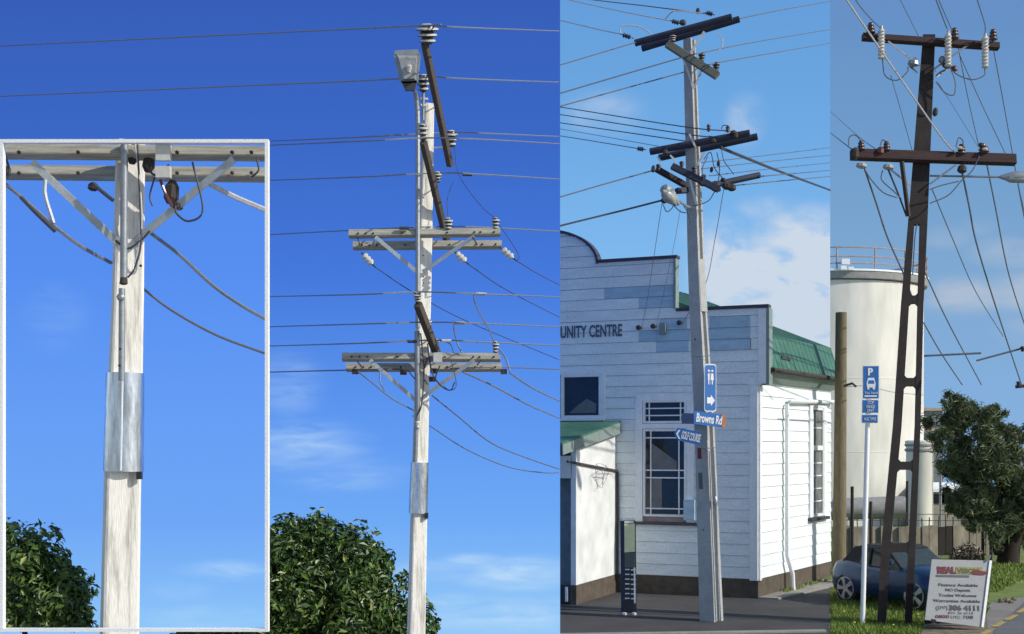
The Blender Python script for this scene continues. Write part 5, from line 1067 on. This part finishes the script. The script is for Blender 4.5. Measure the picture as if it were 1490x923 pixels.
# ---- parking sign
YS = 25.4; ks = YS / F
ps = thing('parking_sign', 'stack of three blue parking plates on a white pole in the grass', 'sign', (P(1257, 650, YS).x, YS, 0))
mb = MB(); mb.tube([G(1255, 911) * 1.0, P(1264.5, 535, YS + .03)], 3.6 * ks, 10); mb.build('pole', M['white'], ps, True)
def plate(x0, x1, y0, y1, name='sign_plate'):
    mb = MB(); mb.prism([P(x0 - 1, y1 + 1, YS - .05), P(x1 + 1, y1 + 1, YS - .05), P(x1 + 1, y0 - 1, YS - .05), P(x0 - 1, y0 - 1, YS - .05)], (0, .02, 0)); q = mb.build(name, M['signwhite'], ps)
    mb = MB(); mb.prism([P(x0, y1, YS - .056), P(x1, y1, YS - .056), P(x1, y0, YS - .056), P(x0, y0, YS - .056)], (0, .005, 0)); mb.build('face', M['signblue'], q); return q
q1 = plate(1256.5, 1278.5, 533, 579.5); q2 = plate(1255.5, 1278, 582.5, 600.5); q3 = plate(1255, 1277, 604, 615)
Yt = YS - .062
text('P', P(1263, 546, Yt), (1, 0, 0), (0, 0, 1), 14 * ks, M['signwhite'], q1, bold=.008)
mb = MB()      # bus pictogram
mb.prism([P(x, y, Yt) for x, y in ((1261.5, 564), (1273.5, 564), (1274, 558), (1272, 550), (1263, 550), (1261, 558))], (0, .004, 0)); mb.build('pictogram', M['signwhite'], q1)
mb = MB(); mb.prism([P(x, y, Yt - .003) for x, y in ((1263, 558.5), (1272.5, 558.5), (1271.5, 553.5), (1264, 553.5))], (0, .002, 0)); mb.build('pictogram_window', M['signblue'], q1)
mb = MB(); mb.lathe(P(1263.5, 565.5, Yt + .004), (0, -1, 0), [(0, .022), (.005, .022)], 10); mb.lathe(P(1271.5, 565.5, Yt + .004), (0, -1, 0), [(0, .022), (.005, .022)], 10); mb.build('pictogram_wheels', M['signwhite'], q1)
text('Taxi Stand', P(1258, 573.3, Yt), (1, 0, 0), (0, 0, 1), 4.5 * ks, M['signwhite'], q1, width=19 * ks)
mb = MB(); mb.prism([P(1258, 577.5, Yt), P(1276, 577.5, Yt), P(1276, 575.5, Yt), P(1258, 575.5, Yt)], (0, .004, 0)); mb.build('arrow_bar', M['signwhite'], q1)
for s_, y, w_ in (('STOP', 588.2, 9), ('RANGE', 594, 12), ('UNIT', 599.5, 10)): text(s_, P(1267 - w_ / 2, y, Yt), (1, 0, 0), (0, 0, 1), 6.5 * ks, M['signwhite'], q2, width=w_ * ks)
text('AUG TIMES', P(1257.5, 612, Yt), (1, 0, 0), (0, 0, 1), 6.5 * ks, M['signwhite'], q3, width=17 * ks)

# ---- sandwich board
YB_ = 24.9; kb = YB_ / F
sb = thing('sandwich_board', 'leaning grey-white A-frame signboard with dark print standing on the dirt verge', 'sign', (P(1395, 650, YB_).x, YB_, 0))
c4 = [P(1346, 902, YB_ - .12), P(1429, 913, YB_ - .10), P(1441, 816, YB_ + .18), P(1356, 814, YB_ + .18)]
ex_ = (c4[1] - c4[0]); ey_ = (c4[3] - c4[0]); nb = ex_.cross(ey_).normalized()
_d = c4[2] - Vector((0, 0, EYE)); c4[2] = Vector((0, 0, EYE)) + _d * ((c4[0] - Vector((0, 0, EYE))).dot(nb) / _d.dot(nb))
if nb.y > 0: nb = -nb
mb = MB(); mb.prism(c4, -nb * .03); mb.build('front_board', M['signboard'], sb)
mb = MB(); rr = c4[1] + Vector((.12, .5, 0)); mb.prism([rr + Vector((-1.05, 0, .0)), rr, c4[2] + Vector((.04, .06, 0)), c4[3] + Vector((0.02, .06, 0))], (0, .03, 0)); mb.build('back_board', M['navy'], sb)
mb = MB(); mb.beam(c4[1] + nb * .004, c4[2] + nb * .004, .05, .04, up=nb); mb.build('edge_strip', M['white'], sb)
def bp(px, py, e=.006):          # point on the tilted board for a photo pixel
    d = P(px, py, 1.0) - Vector((0, 0, EYE)); o_ = Vector((0, 0, EYE)); t = (c4[0] - o_).dot(nb) / d.dot(nb); return o_ + d * t + nb * e
def btext(s_, x0, x1, y, h, m, nm='lettering', dx=0, bold=0.0):
    a, b = bp(x0, y), bp(x1, y + .02 * (x1 - x0)); text(s_, a, b - a, bp(x0 + h * .18, y - h) - a, h * kb * 1.35, M[m], sb, width=(b - a).length, bold=bold)
btext('REAL', 1364, 1391, 834, 9.5, 'maroon', bold=.012)
mb = MB(); mb.prism([bp(1390, 835, .004), bp(1426, 837, .004), bp(1430, 826, .004), bp(1391, 825, .004)], nb * .004); mb.build('banner', M['olive'], sb)
mb = MB(); mb.prism([bp(1362, 839.5, .004), bp(1410, 840.5, .004), bp(1410, 837.5, .004), bp(1362, 836.5, .004)], nb * .004); mb.build('banner_strip', M['greyg'], sb)
mb = MB(); mb.prism([bp(x, y, .009) for x, y in ((1411, 834), (1415, 831), (1421, 829), (1427, 831), (1436, 832), (1437, 835), (1432, 837), (1424, 837), (1416, 836))], nb * .004); mb.build('car_silhouette', M['maroon'], sb)
btext('VISION', 1392, 1424, 834, 7, 'ink', bold=.006)
btext('Finance Available', 1366, 1423, 853, 4.5, 'ink'); btext('NO Deposit', 1376, 1412, 860.5, 4.5, 'ink'); btext('Trades Welcome', 1366, 1421, 868, 4.5, 'ink'); btext('Warranties Available', 1358, 1426, 876, 4.5, 'ink')
btext('(09)', 1362, 1379, 887, 6, 'ink2'); btext('306 4111', 1381, 1425, 888, 7.5, 'ink', bold=.006); btext('021 26 4113', 1380, 1416, 893.5, 3.6, 'ink2'); btext('0800', 1361, 1381, 899.5, 5, 'maroon'); btext('UTC', 1384, 1398, 900, 4.2, 'ink2'); btext('708', 1401, 1416, 900.5, 5, 'ink')
for a, b in (((1368, 812), (1372, 809)), ((1437, 816), (1441, 808))): mb = MB(); mb.tube([P(*a, YB_ + .2), P(*b, YB_ + .2)], .02, 6); mb.build('hinge', M['galv'], sb)
mb = MB(); mb.prism([P(1356, 901, YB_ - .2), P(1362, 902, YB_ - .2), P(1362, 908, YB_ - .2), P(1356, 907, YB_ - .2)], (0, .05, 0)); mb.build('foot', M['navy'], sb)

# ---- dry shrub behind the board
o = thing('scrubby_bush', 'small reddish scrubby bush just behind the top of the signboard', 'bush', G(1405, 838))
V, Fc = leaves(700, [(P(1392, 808, 33), .22, 1), (P(1408, 803, 33), .26, 1), (P(1425, 811, 33), .2, 1), (P(1408, 815, 33), .35, 1)], .09, 41); leafobj('foliage', V, Fc, leafmat('reddish_leaf', (.04, .035, .02), (.13, .07, .05)), o)
mb = MB()
for d in (-.3, -.1, .15, .35): mb.tube([(P(1405, 0, 33).x, 33, 0), (P(1405, 0, 33).x + d * .6, 33, .5), (P(1405, 0, 33).x + d, 33, .95)], .02, 5)
mb.build('stems', M['bark'], o)
mb = MB()
for i in range(9): r_ = random.Random(i + 60); p = G(1455 + r_.uniform(0, 22), 876 + r_.uniform(-2, 3)); mb.lathe(p, (0, 0, 1), [(0, .06), (.05, .07), (.09, .02)], 6)
o = mb.build('leaf_litter', M['dirt']); tag(o, 'small heap of dead leaves on the edge of the driveway', 'leaves', kind='stuff')

# ---- pine tree
YQ3 = 39.0
pt = thing('pine_tree', 'dark shaggy pine with a thick bent trunk at the right edge beyond the driveway', 'tree', (P(1464, 650, YQ3).x, YQ3, 0))
kk = YQ3 / F
cl = []
rs = random.Random(12)
for (x, y, r) in ((1383, 583, 13), (1398, 592, 20), (1378, 612, 20), (1405, 615, 24), (1372, 640, 18), (1392, 648, 26), (1420, 640, 28), (1430, 608, 16), (1443, 600, 12), (1440, 625, 20), (1385, 680, 22), (1408, 690, 28), (1440, 670, 32), (1462, 650, 24), (1478, 640, 16), (1473, 630, 9),
                  (1485, 670, 26), (1465, 700, 32), (1430, 715, 26), (1400, 720, 16), (1490, 710, 30), (1415, 745, 20), (1392, 740, 12), (1440, 750, 26), (1468, 745, 26), (1495, 745, 22), (1455, 775, 18), (1480, 775, 18), (1415, 765, 10), (1515, 680, 26), (1530, 720, 30)):
    for _ in range(9): cl.append((P(x + rs.gauss(0, r * .55), y + rs.gauss(0, r * .5), YQ3 + rs.uniform(-1.6, .8)), r * kk * rs.uniform(.18, .5), 1.1))
V, Fc = leaves(60000, cl, .24, 17, aspect=.11, gauss=True); leafobj('crown', V, Fc, M['leaf3'], pt)
mb = MB(); mb.tube(spline([(P(1466, 0, YQ3).x, YQ3, -.05), P(1470, 795, YQ3), P(1475, 770, YQ3), P(1462, 730, YQ3), P(1450, 680, YQ3), P(1425, 620, YQ3)]), .34, 12, .08)
for a, b, c in (((1470, 795), (1485, 770), (1510, 740)), ((1468, 760), (1440, 745), (1405, 735)), ((1462, 740), (1490, 700), (1520, 670)), ((1455, 800), (1446, 792), (1440, 782)), ((1452, 690), (1420, 670), (1390, 650))):
    mb.tube(spline([P(*a, YQ3), P(*b, YQ3 - .2), P(*c, YQ3 + .2)]), .22, 8, .05)
mb.build('trunk', M['bark'], pt, True)

# ---- blue car
def make_car():
    fw_c = P(1334, 650, 27.5); YAWC = R(-60)
    d = Vector((math.cos(YAWC), math.sin(YAWC), 0)); s_ = Vector((math.sin(YAWC), -math.cos(YAWC), 0))   # forward; towards camera side
    s_ = Vector((d.y, -d.x, 0));
    if s_.y > 0: s_ = -s_
    WB = 2.0; car = thing('roadster_car', 'dark metallic blue two-seat car with black soft top parked behind the ladder pole', 'car', (0, 0, 0))
    org_ = Vector((fw_c.x, 27.55, 0)) - s_ * .0 - d * WB      # rear near wheel contact
    car.location = org_
    def L(x, y, z): return org_ + d * x - s_ * y + Vector((0, 0, z))    # x forward, y inward from near side, z up
    Wd = 1.62; ctr = Wd / 2 - .06
    # body stations: x, halfwidth, zbottom, zshoulder, ztop
    stn = [(-.62, .52, .42, .62, .70), (-.55, .68, .28, .72, .90), (-.38, .76, .24, .80, .97), (0, .82, .24, .84, .99), (.5, .81, .22, .80, .93), (1.1, .81, .22, .80, .90), (1.5, .82, .22, .80, .92), (2.02, .83, .24, .82, .93), (2.4, .80, .26, .74, .84), (2.62, .70, .30, .60, .70), (2.72, .52, .36, .50, .56)]
    mb = MB(); rings = []
    for x, hw, zb, zs, zt in stn:
        rings.append([L(x, ctr + hw * q, z_) for q, z_ in ((-.92, zb), (-1, zb + .12), (-1, zb + (zs - zb) * .55), (-.97, zs), (-.86, zs + (zt - zs) * .7), (-.5, zt), (0, zt + .03), (.5, zt), (.86, zs + (zt - zs) * .7), (.97, zs), (1, zb + (zs - zb) * .55), (1, zb + .12), (.92, zb))])
    n = 13; vs = [q for r in rings for q in r]; fs = [tuple(range(n))[::-1], tuple(range(len(vs) - n, len(vs)))]
    for i in range(len(rings) - 1): fs += [(i * n + k, i * n + (k + 1) % n, (i + 1) * n + (k + 1) % n, (i + 1) * n + k) for k in range(n)]
    mb.add(vs, fs); body = mb.build('body', M['car'], car, True)
    # cabin: glass lower, fabric roof
    def cab(x0, x1, xt0, xt1, z0, z1, w0, w1, name, m):
        mb = MB(); mb.hexa([L(x0, ctr - w0, z0), L(x1, ctr - w0, z0), L(x1, ctr + w0, z0), L(x0, ctr + w0, z0)], [L(xt0, ctr - w1, z1), L(xt1, ctr - w1, z1), L(xt1, ctr + w1, z1), L(xt0, ctr + w1, z1)]); return mb.build(name, M[m], car)
    cab(.02, 1.55, .22, 1.08, .88, 1.26, .70, .60, 'windows', 'carglass')
    cab(.16, 1.10, .32, .96, 1.262, 1.33, .63, .52, 'soft_top', 'softtop')
    cab(-.22, .30, .10, .34, .93, 1.27, .69, .615, 'soft_top', 'softtop')
    for a, b in (((1.56, .89), (1.08, 1.27)), ((.62, .9), (.60, 1.25))):
        mb = MB(); mb.beam(L(a[0], ctr - .705, a[1]), L(b[0], ctr - .61, b[1]), .05, .05); mb.build('pillar', M['softtop'], car)
    for x in (.33, .85):
        mb = MB(); mb.box(L(x + .1, ctr - .35, 1.02), d * .06, s_ * .18, (0, 0, .16)); mb.build('seat', M['softtop'], car)
    mb = MB(); mb.lathe(L(1.36, ctr - .86, .96), (0, 0, 1), [(0, .03), (.03, .09), (.1, .09), (.13, .03)], 10); mb.build('mirror', M['car'], car, True)
    mb = MB(); mb.beam(L(.62, -.022, .70), L(.78, -.022, .70), .02, .03); mb.build('door_handle', M['rim'], car)
    for x in (.45, 1.52): mb = MB(); mb.beam(L(x, -.022, .3), L(x, -.016, .80), .012, .012); mb.build('door_gap', M['black'], car)
    mb = MB(); mb.lathe(L(2.52, .16, .60), d - s_ * -.5, [(0, .13), (.05, .12), (.09, .05)], 12); mb.build('headlight', M['chrome'], car, True)
    mb = MB(); mb.lathe(L(2.56, 1.3, .60), d, [(0, .13), (.05, .12), (.09, .05)], 12); mb.build('headlight', M['chrome'], car, True)
    mb = MB(); mb.box(L(1.75, -.045, .62), d * .10, s_ * .012, (0, 0, .03)); mb.build('side_vent', M['rim'], car)
    for x in (0, WB):
        for near in (1, 0):
            rad = .355 if x else .335; c = L(x, .04 if near else Wd - .14, rad); ax = s_ if near else -s_
            mb = MB(); mb.lathe(c - ax * .09, ax, [(0, rad * .93), (.02, rad), (.15, rad), (.18, rad * .94), (.185, rad * .74)], 26); w_ = mb.build('wheel', M['tyre'], car, True)
            mb = MB(); mb.lathe(c + ax * .09, ax, [(0, rad * .12), (.012, rad * .16), (.02, rad * .12)], 10)
            e1 = Vector((0, 0, 1)); e2 = ax.cross(e1)
            for k in range(5):
                an = k * 2 * math.pi / 5 + .3; v = e1 * math.cos(an) + e2 * math.sin(an); t_ = e2 * math.cos(an) - e1 * math.sin(an)
                mb.prism([c + ax * .10 + v * rad * .1 - t_ * rad * .09, c + ax * .10 + v * rad * .1 + t_ * rad * .09, c + ax * .102 + v * rad * .74 + t_ * rad * .16, c + ax * .102 + v * rad * .74 - t_ * rad * .16], ax * .02)
            pr = [(.0, rad * .70), (.0, rad * .76), (.02, rad * .76), (.02, rad * .70)]
            N_ = 26; ring = [[c + ax * (.092 + h) + (e1 * math.cos(a) + e2 * math.sin(a)) * r for h, r in pr] for a in [2 * math.pi * k / N_ for k in range(N_)]]
            vs = [q for r in ring for q in r]; fs = [(k * 4 + j, k * 4 + (j + 1) % 4, ((k + 1) % N_) * 4 + (j + 1) % 4, ((k + 1) % N_) * 4 + j) for k in range(N_) for j in range(4)]
            mb.add(vs, fs); mb.build('rim', M['rim'], w_)
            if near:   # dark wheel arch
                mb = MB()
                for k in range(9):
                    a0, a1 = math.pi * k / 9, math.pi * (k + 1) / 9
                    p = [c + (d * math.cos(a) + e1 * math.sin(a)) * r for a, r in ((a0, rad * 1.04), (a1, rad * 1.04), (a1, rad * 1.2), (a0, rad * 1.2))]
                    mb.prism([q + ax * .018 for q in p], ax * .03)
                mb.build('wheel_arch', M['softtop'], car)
    return car
make_car()
